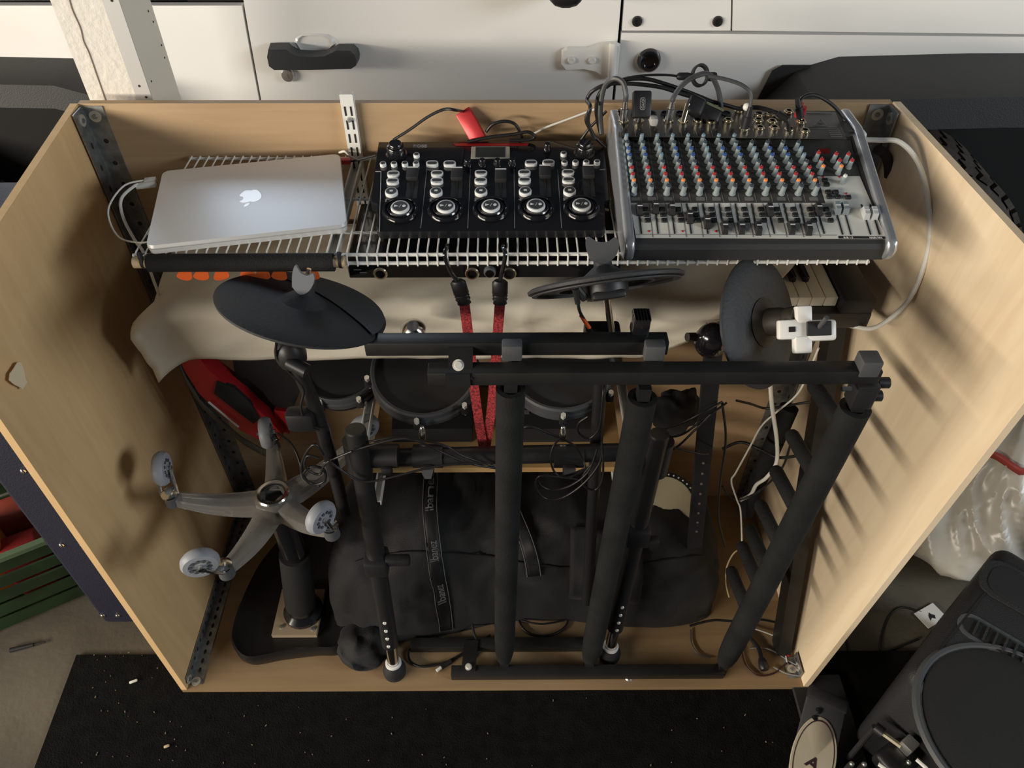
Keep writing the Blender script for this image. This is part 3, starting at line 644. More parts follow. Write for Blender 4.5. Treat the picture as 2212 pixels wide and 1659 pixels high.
# connector deck
pg = [(118, 320), (1690, 340), (1775, 540), (125, 520)]
MB().hexa([Mc(x, y, 0) for x, y in pg], [Mc(x, y, .001) for x, y in pg]).build('connector_deck', mat('deck_black', (.040, .040, .038), .45), mix)
lg = MB()
for a, b in (((1480, 352), (1665, 352)), ((1485, 450), (1705, 452)), ((1500, 462), (1715, 465))): lg.cyl(Mc(*a, .001), Mc(*b, .001), .0005, n=4)
tri = [(1530, 440), (1630, 440), (1583, 390)]
for i in range(3): lg.cyl(Mc(*tri[i], .001), Mc(*tri[(i+1) % 3], .001), .0006, n=4)
lg.lathe([(.003, .001), (.004, .0014)], axis(Mc(1580, 425), V((0, 0, 1))), 12, ring=True)
for k_ in range(4): lg.cyl(Mc(1640+6*k_, 480+14*k_, .001), Mc(1725+6*k_, 480+14*k_, .001), .0006, n=4)
for c_ in range(13): lg.cyl(Mc(112+c_*108, 330, .001), Mc(135+c_*111, 516, .001), .0004, n=4)
lg.build('deck_print', mat('print_grey2', (.13, .13, .125), .6), mix)
jk = MB().lathe([(.0048, 0), (.0088, 0), (.0088, .003), (.0066, .0034), (.0066, .0062), (.0045, .0062), (.0045, .001), (0, .001)], M.Identity(4), 18, [0, 0, 0, 0, 0, 1, 1]).mesh('jack', [BRASS, DARK])
jacks = [(155, 418), (265, 416), (370, 416), (478, 418), (586, 420), (695, 418), (790, 425), (912, 416), (1030, 476), (1140, 470), (1245, 470), (1355, 480), (1466, 492), (1130, 414), (1230, 424), (1137, 374), (1215, 372), (992, 345), (1350, 352), (1440, 425), (1290, 390)]
for x, y in jacks: place('jack_socket', jk, Mc(x, y, .001), mix)
xs = MB().lathe([(.009, 0), (.009, .002), (.0075, .002), (.0075, .0005), (0, .0005)], M.Identity(4), 18, [0, 0, 1, 1]).mesh('mic_socket', [BLK, DARK])
for c_ in range(8): place('mic_socket', xs, Mc(140+c_*108, 355, .001), mix)
sw = MB().rbox((0, 0, .002), (.006, .004, .004), .001, 1).mesh('pad_switch', BLK)
for c_ in range(8): place('pad_switch', sw, Mc(170+c_*110, 478, .001), mix)
# =============== rack interface hung under the shelf ===============
ry = 1.040
r0 = P(748, 566, y=ry); r1 = P(1338, 600, y=ry)
rk = thing('rack_interface', 'slim black rack audio interface hanging below the wire shelf', 'audio interface', ((r0.x+r1.x)/2, ry+.1, r1.z))
MB().rbox(((r0.x+r1.x)/2, ry+.09, (r0.z+r1.z)/2), (r1.x-r0.x, .18, r0.z-r1.z), .002, 1).build('case', BLKG, rk)
for px in (822, 1020, 1100):
    MB().lathe([(.012, 0), (.012, .004), (.0105, .006), (.008, .006), (.007, .002), (0, .002)], axis(P(px, 588, y=ry), V((0, -1, 0))), 24, [0, 0, 0, 1, 1]).build('combo_socket', [BRASS, BLK], rk)
MB().lathe([(.010, 0), (.010, .006), (.0085, .008), (.007, .008), (.007, .0085), (0, .0085)], axis(P(1058, 585, y=ry), V((0, -1, 0))), 24, [0, 0, 0, 1, 1]).build('power_button', [mat('button_grey', (.35, .38, .42), .4), BLK], rk)
for px, py in ((772, 583), (785, 589)): MB().box(P(px, py, y=ry-.0003), (.012, .0006, .0012)).build('printed_mark', PRT, rk)
# =============== pick holder: dowel in a foam tube tied under the shelf ===============
hy = SY0-.008
h0, h1 = P(290, 567, y=hy), P(745, 565, y=hy)
hz = (h0.z+h1.z)/2
ph = thing('pick_holder', 'wooden dowel in black foam tube tied below the shelf edge', 'pick holder', ((h0.x+h1.x)/2, hy, hz-.012))
MB().cyl((h0.x, hy, hz), (h1.x, hy, hz), .0092, n=20).build('dowel', DOWEL, ph)
f0, f1 = P(321, 567, y=hy).x, P(722, 567, y=hy).x
MB().lathe([(.0095, 0), (.0142, 0), (.0142, f1-f0), (.0095, f1-f0)], axis(V((f0, hy, hz-.001)), V((1, 0, 0)), V((0, 1, 0))), 24, ring=True).build('foam_tube', FOAM, ph)
for px in (308, 735):
    x = P(px, 560, y=hy).x
    MB().lathe([(.0105, -.0025), (.0115, -.0025), (.0115, .0025), (.0105, .0025)], axis(V((x, hy+.002, hz+.001)), V((1, 0, 0)), V((0, 1, 0))), 18, sx=1.0, sy=1.1, ring=True).rbox((x, hy-.004, hz+.014), (.006, .007, .012), .001, 1).build('zip_tie', BLKM, ph)
pk = [(0, -.5), (.22, -.38), (.46, .1), (.50, .34), (.36, .48), (0, .54), (-.36, .48), (-.50, .34), (-.46, .1), (-.22, -.38)]
pkp = [(p.x, p.y) for p in spl([V((a, b, 0)) for a, b in pk+[pk[0]]], 3)[:-1]]
for i, (px, rot) in enumerate(((401, 168), (437, 172), (478, 190), (533, 200), (567, 185), (605, 170), (674, 182))):
    c_ = P(px, 590, y=hy-.004)
    n_ = V((0, -.55, .83))
    MB().prism([(x*.0245, y*.022) for x, y in pkp], 0, .0011, axis(c_, n_, V((1, 0, 0))) @ M.Rotation(R(rot), 4, 'Z')).build('guitar_pick', ORANGE, None, '%s orange guitar pick in the foam tube counting from the laptop cord end' % ('first', 'second', 'third', 'fourth', 'fifth', 'sixth', 'seventh')[i], 'guitar pick', 'orange picks along the foam tube')
# =============== keyboard and cloth ===============
ky0, kz = 1.065, .905
kx0, kx1 = -.655, P(1862, 640, y=1.12, ).x
kb = thing('keyboard', 'black keyboard with white keys half covered by a cream cloth', 'keyboard', ((kx0+kx1)/2, 1.18, KA+.016))
MB().rbox(((kx0+kx1)/2, 1.175, KA+.016+.018), (kx1-kx0, .225, .036), .006, 2).build('key_bed', BLK, kb)
MB().rbox((kx1-.03, 1.175, kz-.016), (.06, .22, .046), .006, 2).build('end_cheek', BLK, kb)
MB().rbox(((kx0+kx1)/2, 1.255, kz-.01), (kx1-kx0, .06, .056), .006, 2).build('control_panel', BLK, kb)
wk = MB().rbox((0, .07, -.010), (.0226, .140, .020), .0015, 2).mesh('white_key', mat('ivory_key', (.72, .68, .56), .3))
bkk = MB().rbox((0, .09, .004), (.011, .09, .014), .002, 2).mesh('black_key', BLKG)
kxs = kx1-.062-.0118
for i in range(7):
    place('white_key', wk, (kxs-i*.0236, ky0+.018, kz), kb)
for i in (1, 2, 4, 5, 6): place('black_key', bkk, (kxs-(i-.5)*.0236-.0236, ky0+.018, kz), kb)
import mathutils.noise as mn
def hem(x):
    t = (x-P(1400, 765, y=1.05).x)/(kx1-.05-P(1400, 765, y=1.05).x)
    if t < 0: return .372
    t = min(1, t); return .372*(1-t)+.03*t + .04*math.sin(t*PI)*.8
cx0 = -.672; cx1 = P(1838, 566, y=1.25).x
def cl(u, v):
    x = cx0+(cx1-cx0)*u; s_ = v*hem(x)
    ztop = kz+.026
    if s_ < .215: y = 1.285-s_; z = ztop-.02*(s_/.215)**2
    elif s_ < .245: a_ = (s_-.215)/.03*PI/2; y = 1.07-.019*math.sin(a_); z = ztop-.02-.019*(1-math.cos(a_))
    else: y = 1.051+.02*((s_-.245)/.09); z = ztop-.039-(s_-.245)
    n1 = mn.noise(V((x*5, s_*11, 3)))*.012 + mn.noise(V((x*13+s_*20, s_*9, 7)))*.006
    z += n1*(1.0 if s_ < .23 else .3); y -= abs(n1)*(.3 if s_ < .23 else 1.3)
    # left end falls over the end of the keyboard with a corner tail
    e = max(0, (-.60-x)/.072)
    if e > 0: z -= .03*e*e + (.012*e*e if s_ > .2 else 0); x += .03*e*e*(1 if s_ < .2 else -.15); y -= .012*e if s_ > .2 else 0
    wrk = max(0, x-.10)*math.sin(s_*46+x*9)*.016
    z += wrk
    return V((x, y, z))
MB().grid(cl, 110, 34).build('dust_cloth', CLOTH, None, 'cream cloth draped over the keyboard', 'cloth', smooth=80, solid=.002)
# =============== red bungee ===============
bg_ = thing('bungee_cord', 'red woven bungee strap with two black hooks on the shelf edge', 'bungee', P(1050, 990, y=.92))
by = SY0-.02
end = P(1048, 990, y=.965)
BUNG = mat('red_webbing', (.55, .045, .055), .8, c2=(.10, .01, .012), nscale=260, bump=.5, bscale=400)
def strap(pts, w_, name):
    mb = MB(); pts = spl(pts, 6); N = len(pts); vs = []
    for i, p in enumerate(pts):
        d = (pts[min(i+1, N-1)]-pts[max(i-1, 0)]).normalized(); vw = (CAM-p).normalized(); s_ = d.cross(V((0, -.8, .6))).normalized()
        nrm = s_.cross(d).normalized()
        for a_, b in ((-1, -1), (1, -1), (1, 1), (-1, 1)): vs.append(p+s_*w_/2*a_+nrm*.0016*b)
    fs = [(i*4+j, i*4+(j+1) % 4, (i+1)*4+(j+1) % 4, (i+1)*4+j) for i in range(N-1) for j in range(4)] + [(3, 2, 1, 0), tuple(range(4*N-4, 4*N))]
    return mb.add(vs, fs).build(name, BUNG, bg_)
s1 = P(1003, 655, y=by); s2 = P(1080, 655, y=by)
strap([s1, P(1016, 760, y=by-.0), P(1030, 880, y=.966), end], .0170, 'strap')
strap([s2, P(1072, 760, y=by-.0), P(1062, 880, y=.968), end+V((.0, .004, .008))], .0170, 'strap')
for pts, nm in ((((966, 528), (961, 545), (963, 562), (975, 590), (988, 606)), s1), (((1087, 530), (1091, 545), (1090, 562), (1084, 590), (1080, 606)), s2)):
    q = [P(pts[0][0], pts[0][1], z=SH-.004), P(pts[0][0], pts[0][1]+5, z=SH+.006), P(pts[1][0], pts[1][1], y=SY0-.010)] + [P(x, y, y=by+.004-.004*i) for i, (x, y) in enumerate(pts[2:])]
    hk = MB().tube(q, .0036, 8).build('hook', BLKG, bg_)
    p0, p1 = P(pts[-1][0], 606, y=by), nm
    d = p1-p0; u_, w2 = V((1, 0, 0)), None
    ax = axis(p0, d, V((1, 0, 0)))
    L_ = d.length
    MB().lathe([(0, 0), (.009, 0), (.0125, .004), (.0128, L_*.55), (.011, L_*.6), (.0125, L_*.66), (.011, L_*.73), (.0125, L_*.80), (.0105, L_*.88), (.0115, L_), (0, L_)], ax, 18, sy=.6).build('hook_sleeve', BLK, hk)
# =============== guitar rack (black square tube, foam covered) ===============
gr_ = thing('guitar_rack', 'black square-tube guitar rack with foam-covered legs', 'guitar rack', (.25, .86, FZ))
TW = .0255
def hbar(px0, px1, py, y, name='bar', w_=TW, z=None):
    a, b = P(px0, py, y=y), P(px1, py, y=y); zz = z if z is not None else (a.z+b.z)/2
    return MB().rbox(((a.x+b.x)/2, y, zz), (b.x-a.x, w_, w_), .002, 2).build(name, BLKP, gr_), zz
yA, yB_ = .860, .818
_, zA = hbar(790, 1441, 743, yA, 'top_bar'); _, zB = hbar(925, 1896, 806, yB_, 'top_bar')
# link plate with bolt
pA, pB = P(1000, 745, y=yA-.014), P(988, 800, y=yB_-.014)
lk = MB().box(((pA.x+pB.x)/2, (pA.y+pB.y)/2, (zA+zB)/2+.004), (.036, .05, .004), M.Rotation(math.atan2(zA-zB, yA-yB_)*1.0, 3, 'X')).box((pB.x, yB_-.0145, zB), (.036, .003, .026)).build('link_plate', BLKP, gr_)
MB().lathe([(0, .006), (.005, .006), (.0058, .003), (.0085, .003), (.0085, 0)], axis(P(990, 789, y=yB_-.016), V((0, -.7, .7))), 16).build('bolt', SHINY, lk)
def cap(px, py, y, w_=.03):
    c_ = P(px, py, y=y); return MB().rbox(c_, (w_, w_*1.1, w_), .003, 2).build('end_cap', GREYPL, gr_)
MB().rbox(P(1875, 786, y=yB_)+V((0, 0, 0)), (.030, .029, .030), .003, 2).build('end_cap', GREYPL, gr_)
for px, py in ((1106, 756), (1413, 757)):
    c_ = P(px, py, y=yA-.018); MB().rbox(c_, (.030, .02, .030), .003, 2).build('end_cap', GREYPL, gr_)
c_ = P(1383, 700, y=yA+.02); kk = MB().rbox(c_, (.026, .03, .04), .004, 2)
for i in range(6): kk.box(c_+V((-.011+.0044*i, -.004, .021)), (.0018, .026, .003))
kk.build('ribbed_clip', BLKG, gr_)
def foamleg(pt, pb, yt, rt, r, name='foam_leg'):
    a = P(pt[0], pt[1], y=yt); b = P(pb[0], pb[1], z=.045); b.z = .045
    d = (b-a).normalized(); L_ = (b-a).length
    o = MB().lathe([(rt*.60, -.0), (r*1.0, 0), (r, L_*.86), (r*.93, L_*.93), (r*.72, L_*.97), (rt*.55, L_*.97)], axis(a, d), 24, ring=True).build(name, FOAM, gr_)
    MB().box(a.lerp(b, .5), (.020, .020, L_+.05), axis(V(), d).to_3x3()).build('leg_tube', BLKP, o)
    return a, b, o
foamleg((1103, 838), (1089, 1434), yB_-.002, .024, .0225)
foamleg((1388, 858), (1272, 1434), yA-.01, .024, .0235)
la, lb_, lo = foamleg((1848, 880), (1560, 1440), yB_, .024, .0245)
# foot bars on the bin floor
for px0, px1, py in ((975, 1562, 1452), (888, 1275, 1393)):
    a, b = P(px0, py, z=FZ+TW/2), P(px1, py, z=FZ+TW/2)
    MB().rbox(((a.x+b.x)/2, (a.y+b.y)/2, FZ+TW/2+.001), (b.x-a.x, TW, TW), .002, 2).build('foot_bar', BLKP, gr_)
a, b = P(1012, 1440, z=FZ+TW), P(1018, 1395, z=FZ+TW)
o = MB().hexa([a+V((-.016, -.012, .001)), a+V((.016, -.012, .001)), b+V((.016, .012, .001)), b+V((-.016, .012, .001))], [a+V((-.016, -.012, .004)), a+V((.016, -.012, .004)), b+V((.016, .012, .004)), b+V((-.016, .012, .004))]).build('link_plate', BLKP, gr_)
MB().lathe([(0, .006), (.005, .006), (.0058, .003), (.008, .003), (.008, 0)], axis(P(1012, 1441, z=FZ+TW+.004), V((0, 0, 1))), 14).build('bolt', SHINY, o)
# joint under the right end and pegs
jt = P(1862, 845, y=yB_)
jo = MB().rbox(jt, (.034, .034, .05), .004, 2).cyl(jt+V((.017, 0, -.01)), jt+V((.032, 0, -.01)), .009, n=12).cyl(jt+V((.017, 0, .018)), jt+V((.034, 0, .018)), .009, n=12).build('corner_joint', BLK, gr_)
MB().cyl(P(1818, 840, y=yB_-.018), P(1838, 840, y=yB_-.018), .004, n=10).build('bolt', CHROME, jo)
for i, (base, tip) in enumerate((((1780, 915), (1742, 862)), ((1735, 1000), (1696, 915)), ((1703, 1068), (1688, 1016)), ((1668, 1140), (1648, 1082)), ((1640, 1195), (1622, 1130)), ((1618, 1236), (1602, 1190)), ((1590, 1300), (1574, 1262)))):
    tt = (base[1]-880)/(1440-880); tt = min(.97, tt*1.0); bp_ = la.lerp(lb_, tt*.97)
    dv = V((-.012, .115, -.012)); 
    o = MB().lathe([(0, .016), (.010, .016), (.0135, .022), (.0135, .112), (.011, .119), (0, .121)], axis(bp_, dv), 16).build('peg', FOAM, gr_)
# second folded frame of the rack: dark bar leaning in the right corner
e0, e1 = V((XR-.030, .852, FZ+.002)), V((XR-.022, 1.235, .905))
MB().box(e0.lerp(e1, .5), (.030, .045, (e1-e0).length), axis(V(), e1-e0).to_3x3()).build('leaning_bar', BLKP, None, 'flat black steel bar leaning against the worn side panel', 'bar')
d0, d1 = P(1705, 880, y=1.12), P(1608, 1108, y=1.06)
MB().lathe([(0, 0), (.020, 0), (.020, (d1-d0).length), (0, (d1-d0).length)], axis(d0, d1-d0), 18).build('foam_pole', FOAM, None, 'dark foam-wrapped pole standing behind the white cords', 'pole')
p0, p1 = P(1546, 700, y=1.03), P(1500, 1180, y=.98)
po = thing('perforated_stand', 'black perforated stand pole with cables beside the keyboard end', 'stand', (p1.x, p1.y, p1.z))
MB().box(p0.lerp(p1, .5), (.032, .012, (p1-p0).length), axis(V(), p1-p0).to_3x3()).build('pole', BLKM, po)
for i in range(8):
    c_ = p0.lerp(p1, .55+.05*i)+V((0, -.007, 0)); MB().lathe([(0, .001), (.003, .001), (.003, 0)], axis(c_, V((0, -1, .3))), 8).build('rivet', STEEL, po)
c_ = P(1537, 735, y=1.0)
MB().sphere(c_, (.03, .026, .036), 16, 10).cyl(c_+V((-.03, 0, .008)), c_+V((-.045, -.005, .012)), .008, n=10).build('clamp_ball', BLKG, po)
# =============== electronic drum rack ===============
dr = thing('drum_rack', 'black tubular electronic drum rack with rubber feet', 'drum rack', (0, .9, FZ))
RT_ = mat('rack_tube', (.017, .017, .018), .38)
def post_(foot, top, ytop, holes):
    b = P(foot[0], foot[1], z=FZ+.012); t = P(top[0], top[1], y=ytop); d = (t-b).normalized()
    MB().cyl(b+d*.10, t, .0185, n=20).lathe([(.0185, 0), (.0175, .004), (0, .0045)], axis(t, d), 20).build('post', RT_, dr)
    MB().cyl(b+d*.015, b+d*.105, .0135, n=18).build('leg_tube', CHROME, dr)
    MB().lathe([(.014, 0), (.0185, .001), (.0185, .007), (.014, .008)], axis(b+d*.022, d), 22, ring=True).build('collar', WHITEPL, dr)
    MB().lathe([(0, -.012), (.026, -.012), (.027, .002), (.020, .020), (.015, .026), (0, .026)], axis(b, V((0, 0, 1))), 24).build('rubber_foot', BLKM, dr)
    o = MB()
    for k in range(4): o = MB().lathe([(0, .0022), (.0035, .0020), (.0045, 0)], axis(b+d*(.118+.028*k)+V((0, -.0185, 0)), V((0, -1, .12))), 10).build('height_pin', SHINY, dr)
    return b, t, d
lb0, lt0, ldv = post_((852, 1446), (768, 930), .905, 4)
rb0, rt0, rdv = post_((1316, 1410), (1424, 940), .925, 4)
cb0 = P(775, 990, y=.925); cb1 = P(1428, 975, y=.935)
MB().cyl(cb0, cb1, .0175, n=20).build('crossbar', RT_, dr)
for c_, dv in ((P(773, 985, y=.915), ldv), (P(1422, 985, y=.93), rdv)):
    o = MB().cyl(c_-dv*.04, c_+dv*.04, .0235, n=20).build('tee_joint', BLK, dr)
    s_ = 1 if c_.x < 0 else -1
    MB().cyl(c_+V((s_*.01, 0, 0)), c_+V((s_*.075, 0, 0)), .0225, n=20).rbox(c_+V((s_*.055, -.024, -.012)), (.02, .014, .02), .004, 2).build('socket', BLK, o)
for px in (925, 1228):
    c_ = P(px, 985, y=.93)
    o = MB().cyl(c_+V((-.028, 0, 0)), c_+V((.028, 0, 0)), .0225, n=20).rbox(c_+V((0, -.020, -.012)), (.022, .02, .03), .004, 2).build('pad_clamp', BLK, dr)
    MB().hexa([c_+V((x, -.034, z)) for x, z in ((-.012, .0), (.012, .0), (.006, -.026), (-.006, -.026))], [c_+V((x, -.026, z)) for x, z in ((-.012, .0), (.012, .0), (.006, -.026), (-.006, -.026))]).build('wing_nut', GREYPL, o)
c_ = P(800, 1092, y=.88)
MB().rbox(lb0.lerp(lt0, .52), (.048, .05, .05), .008, 2).rbox(lb0.lerp(lt0, .55)+V((.045, -.01, -.005)), (.05, .02, .022), .005, 2).build('lower_clamp', BLK, dr)
MB().rbox(rb0.lerp(rt0, .62), (.048, .05, .055), .008, 2).rbox(rb0.lerp(rt0, .60)+V((.03, -.01, -.005)), (.03, .02, .022), .005, 2).build('lower_clamp', BLK, dr)
MB().tube([P(622, 742, y=.925), P(650, 810, y=.925), P(690, 905, y=.92), P(722, 1020, y=.915), P(745, 1110, y=.90)], .0125, 14, smooth=True).build('boom_arm', RT_, dr)
c_ = P(628, 765, y=.922)
MB().sphere(c_, (.026, .024, .034), 16, 10).cyl(c_+V((.0, -.018, 0)), c_+V((.03, -.03, -.01)), .012, n=12).build('tilter', BLK, dr)
MB().rbox(P(650, 905, y=.91), (.05, .03, .045), .01, 2).build('boom_clamp', BLK, dr)
MB().cyl(P(1298, 790, y=1.0), P(1268, 1300, y=.90), .0125, n=14).build('boom_arm', RT_, dr)
# cymbals
def disc_n(px, py, ratio, roll, sgn=1):
    v = (P(px, py, d=1)-CAM).normalized(); u = (UP-v*UP.dot(v)).normalized(); r_ = u.cross(v)*-1
    r_ = v.cross(u).normalized()
    iu = u*math.cos(R(roll)) + r_*math.sin(R(roll))
    return (-v*ratio*sgn + iu*math.sqrt(1-ratio*ratio)).normalized(), iu
CPROF = [(0, .012), (.020, .011), (.028, .006), (.040, .004), (.090, .001), (.122, -.003), (.1275, -.006), (.1265, -.010), (.120, -.011), (.09, -.0075), (.03, -.004), (0, -.004)]
def cymbal(px, py, d, ratio, roll, label, sgn=1, wedge=True, rad=.1275):
    n, iu = disc_n(px, py, ratio, roll, sgn); c_ = P(px, py, d=d); k = rad/.1275
    m_ = axis(c_, n, RT)
    t = thing('cymbal_pad', label, 'cymbal', c_)
    MB().lathe([(r*k, z) for r, z in CPROF], m_, 64).build('pad', DRUMR, t, smooth=40)
    if wedge:
        # smooth raised playing segment on one side of a chord
        pts = []
        a0, a1 = R(-22), R(136)
        ring = [(math.cos(a0+(a1-a0)*i/24)*.124*k, math.sin(a0+(a1-a0)*i/24)*.124*k) for i in range(25)]
        ch = [(ring[-1][0]*(1-s_)+ring[0][0]*s_, ring[-1][1]*(1-s_)+ring[0][1]*s_-.022*k*math.sin(PI*s_)*-1) for s_ in [j/12 for j in range(1, 12)]]
        def zz(x, y): r = math.hypot(x, y)/k; return (.0052 if r < .04 else .0052-(r-.04)*.05 if r < .1 else .0022-(r-.1)*.14)
        out = ring+ch; cx_, cy_ = sum(p[0] for p in out)/len(out), sum(p[1] for p in out)/len(out)
        mb = MB(); vs = [m_ @ V((cx_, cy_, zz(cx_, cy_)+.001))]; K = 8
        for q in range(1, K+1):
            for x, y in out: X, Y = cx_+(x-cx_)*q/K, cy_+(y-cy_)*q/K; vs.append(m_ @ V((X, Y, zz(X, Y)+.001)))
        N = len(out); fs = [(0, 1+i, 1+(i+1) % N) for i in range(N)]
        for q in range(K-1): fs += [(1+q*N+i, 1+(q+1)*N+i, 1+(q+1)*N+(i+1) % N, 1+q*N+(i+1) % N) for i in range(N)]
        mb.add(vs, fs).build('playing_zone', DRUMR2, t, smooth=60)
    MB().lathe([(0, .038), (.013, .038), (.014, .020), (.022, .014), (.030, .008), (.036, .004)], m_, 28).build('bell', DRUMR, t)
    return t, m_, n
t, m_, n = cymbal(655, 657, 1.165, .40, 9, 'round black cymbal pad with pale choke tab below the picks')
pts = [(-.013, .030), (-.0155, .050), (-.013, .064), (-.004, .055), (.006, .053), (.014, .058), (.017, .047), (.012, .030), (0, .021)]
pts = [(p.x, p.z) for p in spl([V((x, 0, z)) for x, z in pts+[pts[0]]], 5)[:-1]]
MB().hexa([m_ @ V((x-.004, -.016-.001, z)) for x, z in pts], [m_ @ V((x-.004, -.011, z)) for x, z in pts]).build('wing_tab', mat('pale_grey_plastic', (.16, .17, .19), .4), t)
MB().cyl(m_ @ V((0, 0, .02)), m_ @ V((0, 0, .058)), .0035, n=10).build('threaded_rod', CHROME, t)
t, m_, n = cymbal(1306, 603, 1.155, .085, -7, 'black cymbal pad seen edge-on over its chrome rod', sgn=-1, wedge=False, rad=.118)
MB().hexa([m_ @ V((x*1.5, -.016, z)) for x, z in pts], [m_ @ V((x*1.5, -.011, z)) for x, z in pts]).build('wing_tab', GREYPL, t)
MB().lathe([(0, -.030), (.030, -.030), (.034, -.022), (.034, -.008), (.030, -.004), (0, -.004)], m_, 28).rbox((.0, -.02, -.026), (.05, .03, .012), .004, 2, mtx=m_).build('sensor_box', BLK, t)
MB().lathe([(.105, -.010), (.112, -.012), (.112, -.014), (.104, -.014)], m_, 48, ring=True).lathe([(.07, -.007), (.075, -.010), (.075, -.012), (.07, -.012)], m_, 48, ring=True).build('under_rings', DRUMR, t)
MB().cyl(m_ @ V((0, 0, -.02)), P(1322, 722, y=.955), .0058, n=14).build('rod', CHROME, t)
MB().rbox(P(1300, 718, y=.968), (.06, .03, .03), .006, 2).build('tilter', BLK, t)
jk_ = m_ @ V((-.035, -.02, -.026))
MB().cyl(jk_, P(1240, 617, y=jk_.y), .0065, n=10).cyl(P(1243, 622, y=jk_.y-.004), P(1248, 655, y=jk_.y-.004), .0055, .0042, n=10).build('jack_plug', BLK, t)
tc_ = thing('cymbal_cable', 'black cymbal cable with orange tape band', 'cable', P(1250, 660, y=.94))
MB().tube([P(1248, 650, y=.94), P(1252, 672, y=.94), P(1262, 690, y=.945), P(1275, 710, y=.95), P(1283, 726, y=.955), P(1300, 745, y=.99)], .0026, 8).build('lead', WIREBLK, tc_)
MB().tube([P(1255, 681, y=.9435), P(1264, 695, y=.9455), P(1273, 708, y=.949)], .0033, 8).build('tape_band', ORANGE2, tc_)
# the upright cymbal at the right
c_ = P(1648, 697, d=1.22); v = (c_-CAM).normalized(); u = (UP-v*UP.dot(v)).normalized(); r_ = v.cross(u)
n = (r_*.86*1 - v*.51 + u*.05).normalized(); m_ = axis(c_, n, u)
t = thing('cymbal_pad', 'black cymbal pad standing on edge beside the keyboard keys', 'cymbal', c_)
k = .106/.1275
MB().lathe([(r*k, z) for r, z in CPROF], m_, 64).build('pad', DRUMR, t)
hb = mat('brown_black_rubber', (.030, .024, .018), .6)
MB().lathe([(0, .058), (.019, .058), (.021, .045), (.019, .040), (.022, .030), (.022, .012), (.04, .005)], m_, 24).build('bell', hb, t)
# white cross-shaped bracket
ws = thing('cable_splitter', 'white cross-shaped plastic bracket with black pad and bolt', 'bracket', P(1748, 718, d=1.16))
cw = P(1745, 716, d=1.17)
wa = axis(cw, V((.05, -.75, .66)), V((1, .05, 0)))
WB = MB(); S7 = .00072
WB.rbox((-.022, .004, 0), (.05, .030, .016), .004, 2, mtx=wa).rbox((-.008, .026, .001), (.024, .026, .016), .003, 2, mtx=wa).rbox((-.010, -.020, .001), (.026, .026, .018), .003, 2, mtx=wa).rbox((.018, .001, .002), (.046, .032, .018), .005, 2, mtx=wa)
WB.build('body', mat('bright_white_plastic', (.84, .83, .79), .35), ws)
MB().rbox((.012, .004, .012), (.038, .022, .004), .001, 1, mtx=wa).build('pad', BLKM, ws); MB().rbox((-.028, .004, .0085), (.010, .008, .002), .0005, 1, mtx=wa).build('socket', DARK, ws)
MB().cyl(wa @ V((.012, .006, .012)), wa @ V((.014, .020, .034)), .0036, n=12).build('bolt', GREYPL, ws)
# drum pads
def drum(px, py, y, rad, label, lugs):
    c_ = P(px, py, y=y); t = thing('drum_pad', label, 'drum pad', c_-V((0, 0, .05)))
    m_ = axis(c_, V((0, -.28, .96)), V((1, 0, 0)))
    MB().lathe([(0, .0), (rad*.90, 0), (rad*.92, .008), (rad*.97, .010), (rad, .006), (rad, -.006), (rad*.96, -.008)], m_, 48, [0, 0, 1, 1, 1, 1]).build('hoop', [BLKM, DRUMR2], t)
    MB().lathe([(rad*.97, -.010), (rad*1.02, -.012), (rad*1.02, -.024), (rad*.95, -.026)], m_, 48, ring=True).build('lower_hoop', DRUMR2, t)
    MB().lathe([(rad*.93, -.004), (rad*.93, -.045), (rad*.7, -.055), (0, -.055)], m_, 40).build('shell', BLK, t)
    for a in lugs:
        a = R(a); b = m_ @ V((math.cos(a)*rad*1.06, math.sin(a)*rad*1.06, -.012))
        o = MB().rbox(b, (.014, .014, .020), .003, 2).build('lug', BLK, t)
        z_ = m_.to_3x3() @ V((0, 0, 1))
        MB().cyl(b+z_*.008, b+z_*.020, .0052, n=6).cyl(b-z_*.02, b+z_*.01, .0028, n=8).build('tension_bolt', SHINY, o)
drum(918, 800, 1.075, .105, 'black drum pad with chrome bolt left of the red bungee', (-170, -95, -45))
drum(1212, 788, 1.075, .105, 'black drum pad hanging between the two foam legs', (-90, -35))
drum(735, 790, 1.12, .085, 'small black drum pad behind the white bracket arm', (-110, -60))
for px in (912, 1216):
    MB().lathe([(0, 0), (.006, 0), (.007, .012), (.0055, .03), (.003, .034), (0, .034)], axis(P(px, 950, y=.955), P(px, 915, y=.96)-P(px, 950, y=.955)), 14).build('chrome_rod_tip', CHROME, None, 'chrome drum rod end left of the red bungee' if px < 1000 else 'chrome drum rod end between the foam legs', 'rod')
